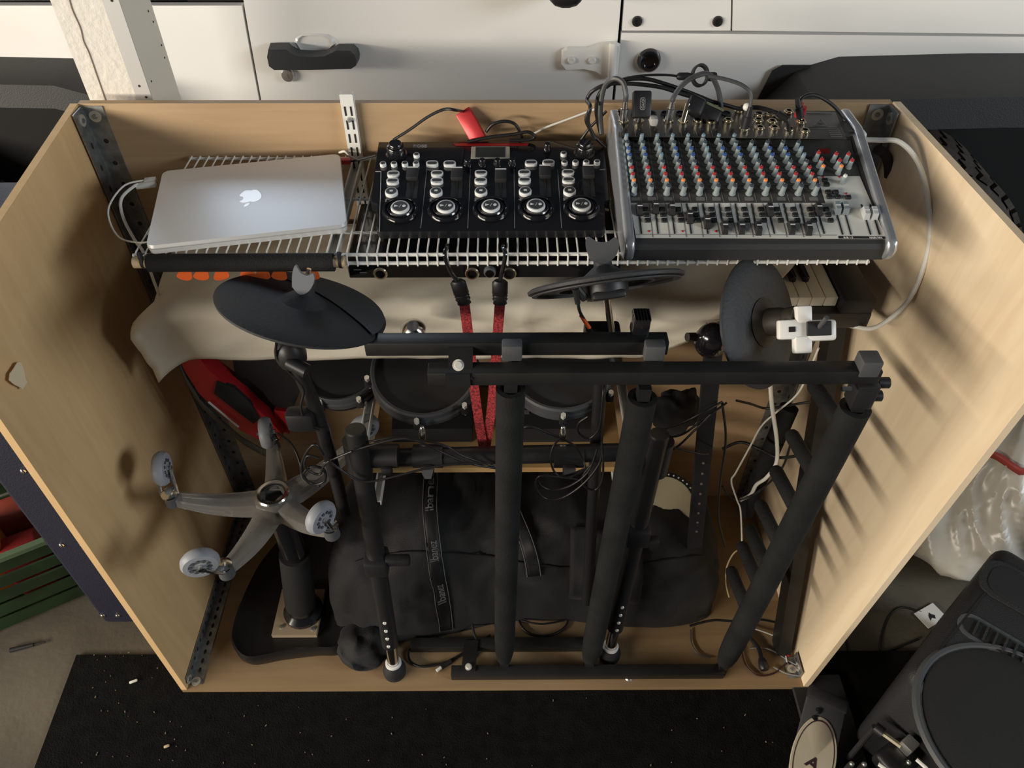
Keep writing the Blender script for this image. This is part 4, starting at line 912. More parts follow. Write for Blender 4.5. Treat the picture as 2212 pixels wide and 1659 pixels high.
# =============== lower pine shelf and modules ===============
w0, w1 = P(800, 1016, y=1.05), P(1345, 1014, y=1.05)
sz = (w0.z+w1.z)/2
sh2 = MB().box(((w0.x+w1.x)/2, 1.05+.122, sz), (w1.x-w0.x, .244, .016)).build('pine_shelf', PINE, None, 'short pine board shelf below the drum pads', 'shelf')
print('PINE z', sz)
def module(px0, px1, label, red):
    a, b = P(px0, 955, z=sz+.009), P(px1, 955, z=sz+.009); yf = a.y
    t = thing('drum_module' if red else 'effects_unit', label, 'module', ((a.x+b.x)/2, yf+.06, sz+.008))
    tl_ = .55
    mb = MB(); x0, x1 = a.x, b.x; z0 = sz+.009
    mb.hexa([(x0, yf, z0), (x1, yf, z0), (x1, yf+.13, z0), (x0, yf+.13, z0)], [(x0, yf+.012, z0+.03), (x1, yf+.012, z0+.03), (x1, yf+.13, z0+.085), (x0, yf+.13, z0+.085)]); mb.build('case', BLK, t)
    nn = V((0, -.055, .118)).normalized(); o_ = V((x0, yf+.012, z0+.03)); ue = V((0, .118, .055))
    ax_ = axis(V(), nn, V((1, 0, 0))).to_3x3()
    bm_ = MB().rbox((0, 0, .001), (.011, .010, .003), .001, 1).mesh('pad_button', mat('module_button', (.30, .28, .26), .5) if red else GREYPL)
    n_ = 6 if red else 3
    for i in range(n_): place('pad_button', bm_, o_+V((x1-x0, 0, 0))*(.12+.80*i/n_)+ue*.30, t, ax_)
    if red:
        pr = MB()
        for i in range(5): pr.box(o_+V((x1-x0, 0, 0))*(.14+.15*i)+ue*(.14 if i % 2 else .52)+nn*.0005, (.016, .003, .0006), ax_)
        pr.build('red_print', REDD, t)
module(848, 1020, 'black drum module with red print and small square buttons', True)
module(1118, 1290, 'black effects unit with grey buttons on the pine shelf', False)
# =============== overturned stool: seat on the floor, star base with casters up ===============
st = thing('overturned_stool', 'overturned stool with clear plastic star base and black padded seat', 'stool', P(655, 1330, z=FZ))
SC = mat('stool_vinyl', (.009, .009, .0095), .42, noise=.2, nscale=20)
op = [(612, 1152), (560, 1215), (522, 1290), (502, 1345), (500, 1388), (530, 1422), (600, 1412), (680, 1402), (735, 1396), (750, 1340), (745, 1230), (715, 1160), (670, 1135)]
zp = .075
oo = [P(x, y, z=zp) for x, y in op]; oo = [p for p in spl(oo+[oo[0]], 4)[:-1]]; oc = sum(oo, V())/len(oo)
mb = MB(); rings = [(.86, FZ+.002), (.96, FZ+.008), (1.0, .050), (1.0, .066), (.97, zp+.001), (.90, zp-.004), (.5, zp-.006)]
vs = []
for s_, z in rings:
    for p in oo: q = oc+(p-oc)*s_; vs.append(V((q.x, q.y, z)))
N = len(oo); fs = [(k*N+i, k*N+(i+1) % N, (k+1)*N+(i+1) % N, (k+1)*N+i) for k in range(len(rings)-1) for i in range(N)] + [tuple(range(N-1, -1, -1)), tuple(range((len(rings)-1)*N, len(rings)*N))]
mb.add(vs, fs).build('seat', SC, st, smooth=50)
pc_ = P(655, 1318, z=.09)
MB().box((pc_.x-.012, pc_.y, zp+.002), (.105, .12, .012)).build('mount_plate', mat('plate_wood', (.34, .26, .17), .7), st)
MB().lathe([(.046, 0), (.046, .012), (.034, .022), (.032, .05), (0, .05)], axis(V((pc_.x, pc_.y, zp+.006)), V((0, 0, 1))), 24).build('mechanism', BLKG, st)
for dx, dy in ((-.045, -.04), (.03, -.045)): MB().lathe([(0, .004), (.005, .003), (.006, 0)], axis(V((pc_.x+dx, pc_.y+dy, zp+.008)), V((0, 0, 1))), 10).build('bolt', STEEL, st)
hz_ = .545
hub = P(590, 1068, z=hz_); hub.y = (hub.y+pc_.y)/2 if abs(hub.y-pc_.y) > .05 else hub.y
hub = P(590, 1068, z=hz_)
MB().cyl(V((pc_.x, pc_.y, zp+.05)), hub-V((0, 0, .21)), .036, .033, n=22).build('lift_cover', BLKM, st)
MB().cyl(hub-V((0, 0, .22)), hub-V((0, 0, .03)), .026, n=20).build('gas_lift', BLKG, st)
MB().lathe([(.030, -.06), (.036, -.05), (.040, -.012), (.037, .0), (.029, .003), (.027, -.002)], axis(hub, V((0, 0, 1))), 30, ring=True).build('hub', CLEAR, st)
MB().lathe([(.024, .0), (.0315, .0), (.0325, .004), (.030, .007), (.025, .006), (.0235, .0)], axis(hub, V((0, 0, 1))), 30, ring=True).build('hub_ring', CHROME, st)
MB().lathe([(.016, -.01), (.022, .002), (.0235, .001), (.0235, -.012)], axis(hub, V((0, 0, 1))), 24).build('hub_socket', BLKM, st)
ends = [(372, 1078, .575), (488, 1232, .545), (716, 1148, .560), (765, 962, .565), (588, 958, .555)]
whl = [((350, 1012), (.06, 1, .0)), ((432, 1215), (.75, -.65, .15)), ((716, 1148), (.8, -.55, .1)), ((786, 925), (.6, -.8, 0)), ((575, 935), (1, .2, 0))]
for i, (x, y, z) in enumerate(ends):
    e = P(x, y, z=z); dv = (e-hub); L_ = dv.length
    side_ = dv.cross(V((0, 0, 1))).normalized()
    mb = MB(); vs = []; K = 10
    for q in range(K+1):
        s_ = q/K; c_ = hub+dv*(.09+.91*s_)+V((0, 0, -.028*(1-s_)-.012*math.sin(PI*s_)))
        hw = .024*(1-s_)+.012*s_+.002*math.sin(PI*s_); hh = .022*(1-s_)+.011*s_
        for a_, b in ((-1, -.6), (-.7, -1), (.7, -1), (1, -.6), (.8, 1), (.3, 1.25), (-.3, 1.25), (-.8, 1)): vs.append(c_+side_*hw*a_+V((0, 0, hh*b)))
    fs = [(q*8+j, q*8+(j+1) % 8, (q+1)*8+(j+1) % 8, (q+1)*8+j) for q in range(K) for j in range(8)] + [tuple(range(7, -1, -1)), tuple(range(K*8, K*8+8))]
    mb.add(vs, fs).build('star_arm', CLEAR, st, smooth=45)
    (wx, wy), an = whl[i]
    MB().cyl(e+V((0, 0, -.012)), e+V((0, 0, .016)), .015, .013, n=16).build('arm_tip', GREYPL, st)
    wc = P(wx, wy, z=z+.052)
    if i in (2,): wc = e+V((-.012, .0, .045))
    ax_ = V(an).normalized(); ax_ = V((ax_.x, ax_.y, .0)).normalized()
    if i == 0: ax_ = V((1, .12, 0)).normalized()
    if i == 1: ax_ = V((.35, -.93, 0)).normalized()
    wm_ = axis(wc, ax_, V((0, 0, 1)))
    o = MB().lathe([(0, -.009), (.019, -.009), (.021, -.011), (.029, -.010), (.033, -.004), (.033, .004), (.029, .010), (.021, .011), (.019, .009), (0, .009)], wm_, 28).build('caster_wheel', CLEARW, st)
    sp_ = MB()
    for k in range(10): a = 2*PI*k/10; sp_.lathe([(.0032, .0092), (.0032, .0112), (0, .0112)], wm_ @ M.Translation((math.cos(a)*.0155, math.sin(a)*.0155, 0)), 8)
    sp_.build('wheel_dimples', GREYPL, o, kind='stuff')
    f = MB()
    for s_ in (-1, 1):
        q0 = wc+ax_*.0145*s_; q1 = e+V((0, 0, .014))+ax_*.0145*s_
        f.tube([q0, q0.lerp(q1, .5)+V((0, 0, -.004)), q1], .0034, 7)
        f.cyl(wc+ax_*.010*s_, wc+ax_*.018*s_, .0045, n=8)
    f.lathe([(0, .004), (.010, .004), (.0155, .001), (.0155, -.003), (0, -.003)], axis(e+V((0, 0, .018)), V((0, 0, 1))), 18)
    f.build('caster_fork', CHROME, st)
# =============== black gig bag ===============
gx0, gx1 = P(700, 1300, z=.12).x, P(1568, 1260, z=.12).x
def bag(u, v, off=0.0):
    """u along, v round from the front bottom over the top to the back"""
    x = gx0+(gx1-gx0)*u
    en = max(0.02, 1-abs(2*u-1)**5)**.5
    yf_ = .862+.055*min(1, u*2.2)-.012*math.sin(u*9); yk_ = 1.255
    h = (.34-.07*u)*(.55+.45*en) + .018*mn.noise(V((u*4, 2, 1)))
    cy = (yf_+yk_)/2; hy_ = (yk_-yf_)/2*(.75+.25*en)
    a = PI*(1.16*v-.08); ca, sa = math.cos(a), math.sin(a)
    ex_ = .62
    y = cy - hy_*math.copysign(abs(ca)**ex_, ca); z = FZ+.004 + max(0, h*math.copysign(abs(sa)**.75, sa))
    wr = mn.noise(V((u*9, v*7, 5)))*.018 + mn.noise(V((u*26+v*12, v*14, 9)))*.009 - abs(mn.noise(V((u*15-v*9, v*9+u*6, 2))))*.016
    n_ = V((0, -ca, max(0, sa))).normalized() if sa > .02 else V((0, -1, 0))
    return V((x+(.5-u)*.05*(1-en), y, z)) + n_*(wr*(1 if sa > .05 else .2)+off)
gb = thing('gig_bag', 'black padded gig bag with printed straps lying in the bin', 'gig bag', ((gx0+gx1)/2, 1.05, FZ))
bb = MB().grid(lambda u, v: bag(u, v), 80, 44)
for u_ in (0, 1):
    i0 = 0 if u_ == 0 else 80*45
    f = [i0+j for j in range(45)]; bb.f.append(f if u_ else f[::-1]); bb.m.append(0)
bb.build('bag_body', FABK, gb, smooth=70)
STR = mat('strap_web', (.006, .006, .007), .6); PRB = mat('strap_print', (.13, .13, .13), .7)
def strap_on(u0, u1, v0, v1, label_y, words):
    w_ = .0165/(gx1-gx0)
    def at(s_, q, off): 
        v = v0+(v1-v0)*s_; u = u0+(u1-u0)*s_**1.4; return bag(u+q*w_, v, off)
    mb = MB().grid(lambda s_, q: at(s_, (q-.5)*2, .004), 40, 4)
    o = mb.build('strap', STR, gb, smooth=70, solid=.0014)
    for sgn in (-1, 1):
        MB().tube([at(i/30, sgn*.93, .0055) for i in range(31)], .0009, 5, smooth=False).build('piping', PRB, o)
    # print running along the strap, baseline to the left as seen from the front
    L_ = sum((at((i+1)/40, 0, 0)-at(i/40, 0, 0)).length for i in range(40))
    for s0 in words:
        tb = MB().text('Ibanez', .026, M.Identity(4), bold=.0004)
        tb.v = [at(max(0, min(1, s0+p.x/L_)), -p.y/.0165, .0058) for p in tb.v]
        tb.build('print', PRB, o, smooth=0)
strap_on(.300, .258, .08, .60, 0, (.22, .50, .80))
strap_on(.515, .405, .22, .64, 0, (.60, .86))
MB().tube([bag(i/40, .30+.05*math.sin(i*.2), .003) for i in range(4, 38)], .0022, 6, smooth=False).build('zip_seam', STR, gb)
pk_ = MB().grid(lambda u, v: bag(.60+.17*u, .16+.24*v, .012+.008*math.sin(PI*u)*math.sin(PI*v)), 14, 12).build('front_pocket', FABK, gb, smooth=70, solid=.004)
bf = P(786, 1392, z=.05)
MB().grid(lambda u, v: bf+V((math.sin(PI*v)*math.cos(2*PI*u)*.062-.01*math.cos(PI*v), math.sin(PI*v)*math.sin(2*PI*u)*.062, math.cos(PI*v)*.045))*1+V((.012, -.010, .012))*mn.noise(V((math.cos(2*PI*u)*math.sin(PI*v)*2, math.sin(2*PI*u)*math.sin(PI*v)*2, math.cos(PI*v)*2))), 30, 16).build('bag_foot', FABK, gb, smooth=70)
pc0 = P(1462, 888, y=1.12)
MB().grid(lambda u, v: pc0+V((math.sin(PI*v)*math.cos(2*PI*u)*.05, math.sin(PI*v)*math.sin(2*PI*u)*.035, math.cos(PI*v)*.06))*(1+.35*mn.noise(V((math.cos(2*PI*u)*math.sin(PI*v)*2, math.sin(2*PI*u)*math.sin(PI*v)*2, math.cos(PI*v)*2)))), 28, 16).build('cloth_pouch', FABK, None, 'crumpled black pouch hanging behind the drum rack post', 'pouch', smooth=70)
# tambourine behind the bag
tb = thing('tambourine', 'cream-skinned hand drum with black studded rim behind the gig bag', 'hand drum', P(1450, 1090, y=1.02))
m_ = axis(P(1434, 1097, y=1.06), V((.10, -.60, .80)), V((1, 0, 0)))
MB().lathe([(0, .004), (.074, .004), (.075, 0)], m_, 40).build('skin', mat('drum_skin', (.40, .35, .24), .6), tb)
MB().lathe([(.072, .007), (.083, .007), (.085, -.03), (.070, -.03)], m_, 40, ring=True).build('rim', BLKG, tb)
sd = MB().sphere((0, 0, 0), .0026, 8, 6).mesh('stud', STEEL)
for k in range(40): a = 2*PI*k/40; place('stud', sd, m_ @ V((math.cos(a)*.0775, math.sin(a)*.0775, .008)), tb)
# red guitar-shaped shell hanging behind the cloth
rg = thing('red_guitar_body', 'red and black curved guitar body propped behind the stool', 'guitar', P(540, 960, y=1.1))
yo = 1.10
o1 = [(378, 755), (398, 800), (430, 850), (470, 890), (520, 930), (560, 950), (600, 958), (610, 940), (580, 905), (545, 875), (520, 850), (490, 830), (450, 800), (425, 765)]
f_ = [P(x, y, y=yo) for x, y in o1]
MB().hexa(f_, [p+V((.004, .045, -.012)) for p in f_]).build('body_rim', RED, rg, smooth=30)
sd_ = [(378, 757), (400, 812), (432, 862), (474, 902), (524, 944), (566, 968), (600, 972)]
s1_ = [P(x, y, y=yo-.001) for x, y in sd_]; s2_ = [P(x, y+2, y=yo-.001)+V((-.002, .0, -.022)) for x, y in sd_]
mb = MB(); k = len(s1_); mb.add([p+V((0, -.002, 0)) for p in s1_]+s2_, [(i, i+1, k+i+1, k+i) for i in range(k-1)]); mb.build('edge_binding', mat('grey_edge', (.10, .095, .085), .6), rg, solid=.003)
bp_ = [(468, 825), (505, 838), (540, 870), (560, 905), (548, 916), (500, 880), (462, 850)]
f_ = [P(x, y, y=yo-.004) for x, y in bp_]; MB().hexa(f_, [p+V((0, .008, 0)) for p in f_]).build('black_inlay', BLKM, rg)
sl = [P(450, 868, y=yo-.006), P(515, 922, y=yo-.006)]; MB().cyl(sl[0], sl[1], .0022, n=8).build('white_stripe', WHITEPL, rg)
bp_ = [(500, 765), (560, 760), (620, 780), (650, 840), (625, 905), (590, 900), (560, 870), (530, 835), (508, 810)]
f_ = [P(x, y, y=yo+.03) for x, y in bp_]; MB().hexa(f_, [p+V((0, .02, 0)) for p in f_]).build('pick_guard', BLKM, rg)
bp_ = [(592, 886), (622, 890), (630, 910), (625, 938), (610, 930), (595, 912)]
f_ = [P(x, y, y=yo+.02) for x, y in bp_]; MB().hexa(f_, [p+V((0, .02, 0)) for p in f_]).build('horn_tip', RED, rg)
# =============== cables ===============
def Y(pts, y): return [P(a, b, y=(y if len(t_) == 0 else t_[0])) for a, b, *t_ in pts]
def Zp(pts, z): return [P(a, b, z=z) for a, b in pts]
RYC = MBk.y+.045
def plug(c_, d, parent, tip=BRASS, L_=.028, body=BLK, r=.0055):
    c_ = V(c_); d = V(d).normalized()
    MB().lathe([(0, 0), (.0034, 0), (.0034, .004), (r, .005), (r, L_*.6), (r*.8, L_*.62), (r*.62, L_), (0, L_)], axis(c_, d), 14, [0, 0, 0, 1, 1, 1, 1]).build('plug', [tip, body], parent)
def jackcable(label, base, pts, r=.0032, m=WIREBLK, body=CHROME, L_=.040):
    b = Mc(*base, .006); t = thing('audio_cable', label, 'audio cable', b)
    q = [P(x, y, y=b.y+dy) for x, y, dy in pts]
    d = (q[0]-b); d = d.normalized()
    plug(b, d, t, body=body, L_=L_, r=.0062); MB().tube([b+d*L_*.9]+q, r, 8).build('cord', m, t); return t
jackcable('thick grey cable with chrome plug at the first mixer socket', (155, 418), [(1352, 205, .0), (1345, 178, .01), (1325, 170, .02), (1305, 190, .03), (1297, 240, .02), (1300, 290, .0)], .0042, WIREGRY)
jackcable('thick grey cable with chrome plug under the strap loop', (478, 418), [(1455, 210, .0), (1470, 188, .01), (1495, 168, .02), (1530, 160, .03), (1550, 190, .04), (1558, 235, .04)], .0042, WIREGRY)
t = jackcable('pair of grey leads with red and white plug ends', (1030, 476), [(1619, 240, .0), (1622, 205, .005), (1605, 185, .01), (1570, 172, .02), (1530, 164, .03)], .0030, WIREGRY, BLK)
MB().sphere(P(1613, 231, y=Mc(1030, 476).y), .0062, 10, 8).build('white_ring', WHITEPL, t); MB().rbox(P(1618, 244, y=Mc(1030, 476).y-.004), (.009, .008, .009), .003, 2).build('red_ring', RED, t)
t = jackcable('black lead with two red plugs at the mixer rear', (1440, 400), [(1726, 235, .0), (1732, 212, .005), (1760, 205, .01), (1800, 228, .015), (1826, 262, .01), (1838, 300, -.03), (1846, 330, -.06)], .0030, WIREBLK, BLK)
for dx, dy in ((0, 0), (7, 9)):
    a = P(1729+dx, 222+dy, y=Mc(1440, 400).y); b = P(1722+dx, 252+dy, y=Mc(1440, 400).y); MB().cyl(a, b, .0055, .0050, n=12).build('red_sleeve', RED, t)
cable('audio_cable', 'long black cable arching behind the whole mixer', Y([(1275, 230), (1270, 262), (1285, 300)], RYC-.02)[::-1] + Y([(1268, 215), (1285, 193), (1330, 180), (1420, 187), (1480, 205), (1560, 225), (1600, 235), (1640, 232), (1690, 250)], RYC+.02), .0034)
cable('audio_cable', 'upper black cable looping high behind the mixer', Y([(1298, 290), (1288, 240), (1296, 200), (1330, 176), (1390, 170), (1440, 182), (1490, 200), (1545, 222)], RYC+.03), .0034)
t = thing('jack_adapter_lead', 'thin lead with black moulded sleeve above the mixer', 'cable', P(1470, 165, y=RYC+.04))
MB().tube(Y([(1310, 190), (1340, 172), (1390, 163), (1440, 162), (1470, 166)], RYC+.035), .0020, 7).build('lead', WIREBLK, t)
MB().lathe([(0, 0), (.004, 0), (.0062, .004), (.0062, .018), (.0045, .024), (.005, .026), (.004, .030), (0, .030)], axis(P(1462, 165, y=RYC+.035), V((1, 0, 0)), V((0, 0, 1))), 14).build('sleeve', BLK, t)
cc = P(1512, 163, y=RYC+.038)
MB().lathe([(.0115, -.006), (.0145, -.006), (.0145, .006), (.0115, .006)], axis(cc, V((.1, -.8, .5)), V((1, 0, 0))), 26, sy=1.25, ring=True).rbox(cc+V((.02, .0, -.002)), (.018, .014, .014), .005, 2).build('cable_strap', BLKM, None, 'black hook-and-loop strap wrapped round the mixer cables', 'strap')
# wireless plug boxes
t = thing('wireless_receiver', 'small square black receiver box plugged into the mixer', 'receiver', Mc(265, 416))
rc = P(1386, 226, y=Mc(265, 416).y)
rm = axis(rc, V((.05, -.82, .57)), V((1, 0, 0)))
MB().rbox((0, 0, 0), (.030, .042, .016), .003, 2, mtx=rm).build('box', BLK, t)
MB().prism(rrect(.0085, .019, .003), .008, .0084, rm).prism(rrect(.0075, .018, .0025), .0084, .0086, rm, 1).text('JOYO', .0062, rm @ M.Translation((0, 0, .0088)) @ M.Rotation(-PI/2, 4, 'Z'), 0).build('badge', [PRT, BLKM], t, smooth=0)
MB().cyl(rc, Mc(265, 416, .004), .004, n=12).build('plug_stem', BLK, t)
t = thing('wireless_transmitter', 'large angled black transmitter lying over the mixer sockets', 'transmitter', Mc(700, 416))
a, b = P(1492, 222, y=Mc(586, 420).y+.01), P(1555, 262, y=Mc(880, 420).y+.012)
d = (b-a); am = axis(a.lerp(b, .5), V((.15, -.7, .7)), d)
MB().rbox((-.004, 0, 0), (.062, .028, .016), .007, 3, mtx=am).build('body', BLK, t)
MB().rbox((-.020, .0, .004), (.030, .034, .016), .008, 3, mtx=am).build('head', BLK, t)
MB().cyl(Mc(586, 420, .004), a+V((-.004, 0, -.002)), .0045, n=12).build('plug_stem', BRASS, t)
MB().rbox((.010, .012, .006), (.034, .004, .006), .001, 1, mtx=am).build('green_strip', mat('olive_strip', (.12, .14, .08), .5), t)
t = thing('right_angle_plug', 'grey right-angle jack plug in the third mixer socket', 'plug', Mc(370, 416))
MB().cyl(Mc(370, 416, .004), Mc(370, 416, .022), .0055, n=14).rbox(Mc(375, 405, .026), (.013, .016, .014), .004, 2).build('plug', mat('grey_plug', (.40, .40, .37), .4), t)
b = Mc(1355, 478, .006); t = thing('audio_cable', 'black ribbed angled plug cable at the mixer right sockets', 'audio cable', b)
pp = [b, P(1700, 258, y=b.y), P(1680, 245, y=b.y+.006), P(1640, 233, y=b.y+.02), P(1600, 232, y=b.y+.03)]
MB().tube(pp, .0034, 8).build('cord', WIREBLK, t)
rb = MB()
for i in range(8): q = pp[1].lerp(pp[2], i/7); rb.lathe([(.0036, -.001), (.0052, -.0008), (.0052, .0008), (.0036, .001)], axis(q, pp[2]-pp[1]), 12)
rb.build('strain_relief', BLK, t)
# behind the looper
t = thing('usb_hub', 'red metal hub leaning against the back panel above the looper', 'hub', P(1030, 290, y=YB-.02))
hm = axis(P(1018, 272, y=YB-.022), V((-.25, -.85, .45)), P(1042, 300, y=YB-.02)-P(1000, 248, y=YB-.03))
MB().rbox((0, 0, 0), (.058, .028, .013), .002, 2, mtx=hm).build('case', mat('red_anodised', (.52, .035, .04), .35, .3), t)
MB().tube([hm @ V((-.028, 0, 0))] + Y([(985, 238), (960, 236), (925, 252), (885, 280), (850, 302)], YB-.05), .0026, 8).build('lead', WIREBLK, t)
cable('usb_lead', 'black lead looping up right of the red hub', Y([(1050, 285), (1065, 268), (1090, 262), (1112, 268), (1124, 288), (1130, 305)], YB-.03), .0028)
cable('usb_lead', 'black coiled lead lying along the looper rear edge', Y([(1010, 306), (1060, 296), (1110, 290), (1140, 285), (1155, 295), (1140, 302), (1100, 303)], YB-.045), .0030)
cable('usb_lead', 'thin white lead rising from the looper to the mixer', Y([(1150, 290), (1180, 275), (1220, 260), (1260, 245), (1290, 234)], YB-.02), .0020, WIREWHT)
cable('power_lead', 'black lead climbing from looper to the mixer side', Y([(1255, 302), (1275, 275), (1292, 258), (1310, 240)], YB-.03), .0026)
cable('power_lead', 'black lead dropping beside the mixer side rail', Y([(1272, 240), (1266, 262), (1285, 295), (1308, 318)], YB-.06), .0028)
MB().tube([P(733, 330, y=SY1-.012), P(745, 327, y=SY1-.02), P(757, 338, z=SH+.01), P(775, 345, z=SH+.004), P(800, 343, z=SH+.004)], .0022, 7).build('white_tie', WIREWHT, None, 'white curled tie at the rear corner of the laptop', 'tie')
# white charging brick and cable at the mixer right
t = thing('phone_charger', 'white charger with thick pale cable hanging past the mixer', 'charger', P(1852, 330, y=1.22))
MB().rbox(P(1852, 312, y=1.215), (.016, .02, .05), .006, 3).build('brick', WHITEPL, t)
MB().tube([P(1858, 302, y=1.21), P(1900, 303, y=1.20), P(1945, 308, y=1.185), P(1985, 355, y=1.16), P(2006, 440, y=1.12), P(2005, 540, y=1.08), P(1965, 645, y=1.05), P(1895, 706, y=1.05), P(1840, 704, y=1.07), P(1802, 693, y=1.10)], .0042, 9).build('cable', WIREWHT, t)
cable('black_strap', 'black strap hanging in the back right corner', Y([(1893, 322), (1918, 345), (1921, 420), (1914, 490), (1900, 545), (1885, 600), (1876, 660)], 1.255), .009, BLKM, 'strap')
# cords at the right of the rack
cable('white_cable', 'thin kinked white cord running down behind the rack leg', [P(1768, 752, y=1.02), P(1738, 825, y=1.04), P(1716, 858, y=1.05), P(1680, 888, y=1.05), P(1645, 920, y=1.05), P(1620, 965, y=1.05), P(1590, 1020, y=1.05), P(1580, 1040, y=1.05), P(1592, 1080, y=1.04), P(1600, 1105, y=1.03), P(1603, 1180, y=1.0)], .0020, WIREWHT, 'cord')
cable('white_cable', 'thick white cord hanging behind the rack leg', [P(1664, 828, y=1.03), P(1668, 880, y=1.03), P(1678, 950, y=1.03), P(1677, 1000, y=1.03), P(1655, 1032, y=1.03), P(1634, 1047, y=1.04), P(1622, 1068, y=1.05), P(1600, 1080, y=1.06)], .0042, WIREWHT, 'cord')
cable('white_cable', 'short white cord looping near the lower rack leg', [P(1603, 1185, y=1.0), P(1585, 1195, y=.99), P(1570, 1225, y=.98), P(1568, 1260, y=.97), P(1575, 1290, y=.95)], .0018, mat('cream_cord', (.50, .40, .22), .6), 'cord')
blackc = [
 ('black cable draped over the rack crossbar left end', [P(700, 1000, y=.88), P(735, 985, y=.88), P(790, 965, y=.885), P(860, 948, y=.89), P(900, 952, y=.89), P(950, 975, y=.9), P(1010, 1000, y=.9), P(1075, 1012, y=.91)], .0022),
 ('grey sheened cable sagging below the crossbar clamp', [P(700, 985, y=.87), P(730, 1010, y=.87), P(770, 1035, y=.865), P(800, 1040, y=.865), P(850, 1030, y=.87), P(920, 1012, y=.88), P(980, 1003, y=.885), P(1060, 1000, y=.89)], .0022),
 ('upper thin cable crossing in front of the drum module', [P(790, 955, y=.9), P(850, 945, y=.9), P(890, 948, y=.9), P(960, 962, y=.9), P(1000, 985, y=.9), P(1070, 1008, y=.905)], .0020),
 ('black cable crossing between the foam legs', [P(1130, 924, y=.9), P(1150, 922, y=.9), P(1200, 942, y=.9), P(1240, 962, y=.9), P(1258, 990, y=.9), P(1265, 1010, y=.89)], .0022),
 ('small round cable loop between the foam legs', [P(1270, 900, y=.89), P(1250, 915, y=.89), P(1250, 935, y=.89), P(1272, 947, y=.89), P(1292, 930, y=.89), P(1298, 905, y=.89), P(1303, 850, y=.9), P(1305, 825, y=.92)], .0022),
 ('largest cable coil loop hanging below the crossbar', [P(1300, 960, y=.88), P(1295, 1000, y=.87), P(1260, 1045, y=.86), P(1215, 1075, y=.855), P(1180, 1077, y=.855), P(1160, 1060, y=.855), P(1160, 1035, y=.86), P(1180, 1028, y=.86), P(1250, 1035, y=.865)], .0024),
 ('inner cable coil loop hanging below the crossbar', [P(1290, 970, y=.875), P(1270, 1020, y=.865), P(1230, 1050, y=.86), P(1190, 1058, y=.86), P(1165, 1045, y=.86), P(1170, 1028, y=.865), P(1220, 1028, y=.87), P(1270, 1010, y=.875)], .0022),
 ('narrow cable loop hanging beside the second foam leg', [P(1300, 955, y=.878), P(1303, 1000, y=.868), P(1300, 1040, y=.86), P(1285, 1058, y=.86), P(1262, 1050, y=.86), P(1258, 1030, y=.865), P(1280, 1000, y=.87)], .0022),
 ('tall cable loop left of the coil under the crossbar', [P(1212, 945, y=.89), P(1195, 965, y=.88), P(1190, 995, y=.87), P(1200, 1022, y=.865), P(1225, 1032, y=.86), P(1265, 1015, y=.87)], .0020),
 ('upper strand of the cable bundle behind the right post', [P(1420, 930, y=.98), P(1470, 915, y=.98), P(1520, 890, y=.98), P(1560, 868, y=1.0)], .0022),
 ('middle strand of the cable bundle behind the right post', [P(1415, 945, y=.97), P(1470, 940, y=.97), P(1520, 905, y=.98), P(1570, 870, y=1.0)], .0022),
 ('lowest yellowish strand behind the right post', [P(1425, 960, y=.96), P(1455, 970, y=.96), P(1500, 930, y=.97), P(1535, 895, y=.98)], .0022),
 ('dark strand sagging to the perforated pole', [P(1425, 962, y=.96), P(1460, 968, y=.96), P(1510, 980, y=.97), P(1530, 980, y=.98)], .0018),
 ('black cable running down beside the perforated pole', [P(1560, 870, y=1.0), P(1568, 950, y=1.0), P(1556, 1040, y=1.0), P(1552, 1120, y=.99), P(1566, 1180, y=.98)], .0026),
 ('black cable bridging the foam pole and the rack pegs', [P(1590, 865, y=1.1), P(1620, 872, y=1.1), P(1655, 882, y=1.1), P(1700, 876, y=1.08), P(1750, 868, y=1.06)], .0026),
 ('black cable arcing behind the white cords', [P(1560, 970, y=1.08), P(1600, 955, y=1.08), P(1640, 970, y=1.06), P(1680, 988, y=1.04), P(1720, 985, y=1.02)], .0034),
 ('black cable looping below the foam pole', [P(1560, 1050, y=1.05), P(1590, 1080, y=1.05), P(1640, 1060, y=1.04), P(1690, 1010, y=1.03), P(1712, 940, y=1.03)], .0024),
 ('cable hanging from the left tilter', [P(597, 735, y=.905), P(598, 770, y=.905), P(622, 800, y=.905), P(655, 840, y=.905), P(650, 880, y=.9), P(665, 920, y=.9), P(690, 930, y=.9)], .0022),
 ('coiled cable knot beside the left rack post', [P(700, 985, y=.88), P(680, 960, y=.88), P(658, 985, y=.88), P(652, 1020, y=.88), P(672, 1045, y=.88), P(700, 1040, y=.88), P(700, 1015, y=.88), P(672, 1008, y=.88), P(655, 1022, y=.88)], .0028),
 ('second turn of cable knot beside the stool', [P(690, 990, y=.875), P(664, 985, y=.875), P(660, 1010, y=.875), P(690, 1025, y=.875), P(705, 1000, y=.875), P(760, 975, y=.875)], .0024),
 ('thin cable dropping beside the stool hub', [P(600, 935, y=1.0), P(630, 960, y=1.0), P(648, 1000, y=.98), P(655, 1035, y=.96), P(690, 1050, y=.94)], .0024),
]
for lab, pts, r in blackc: cable('cable', lab, pts, r)
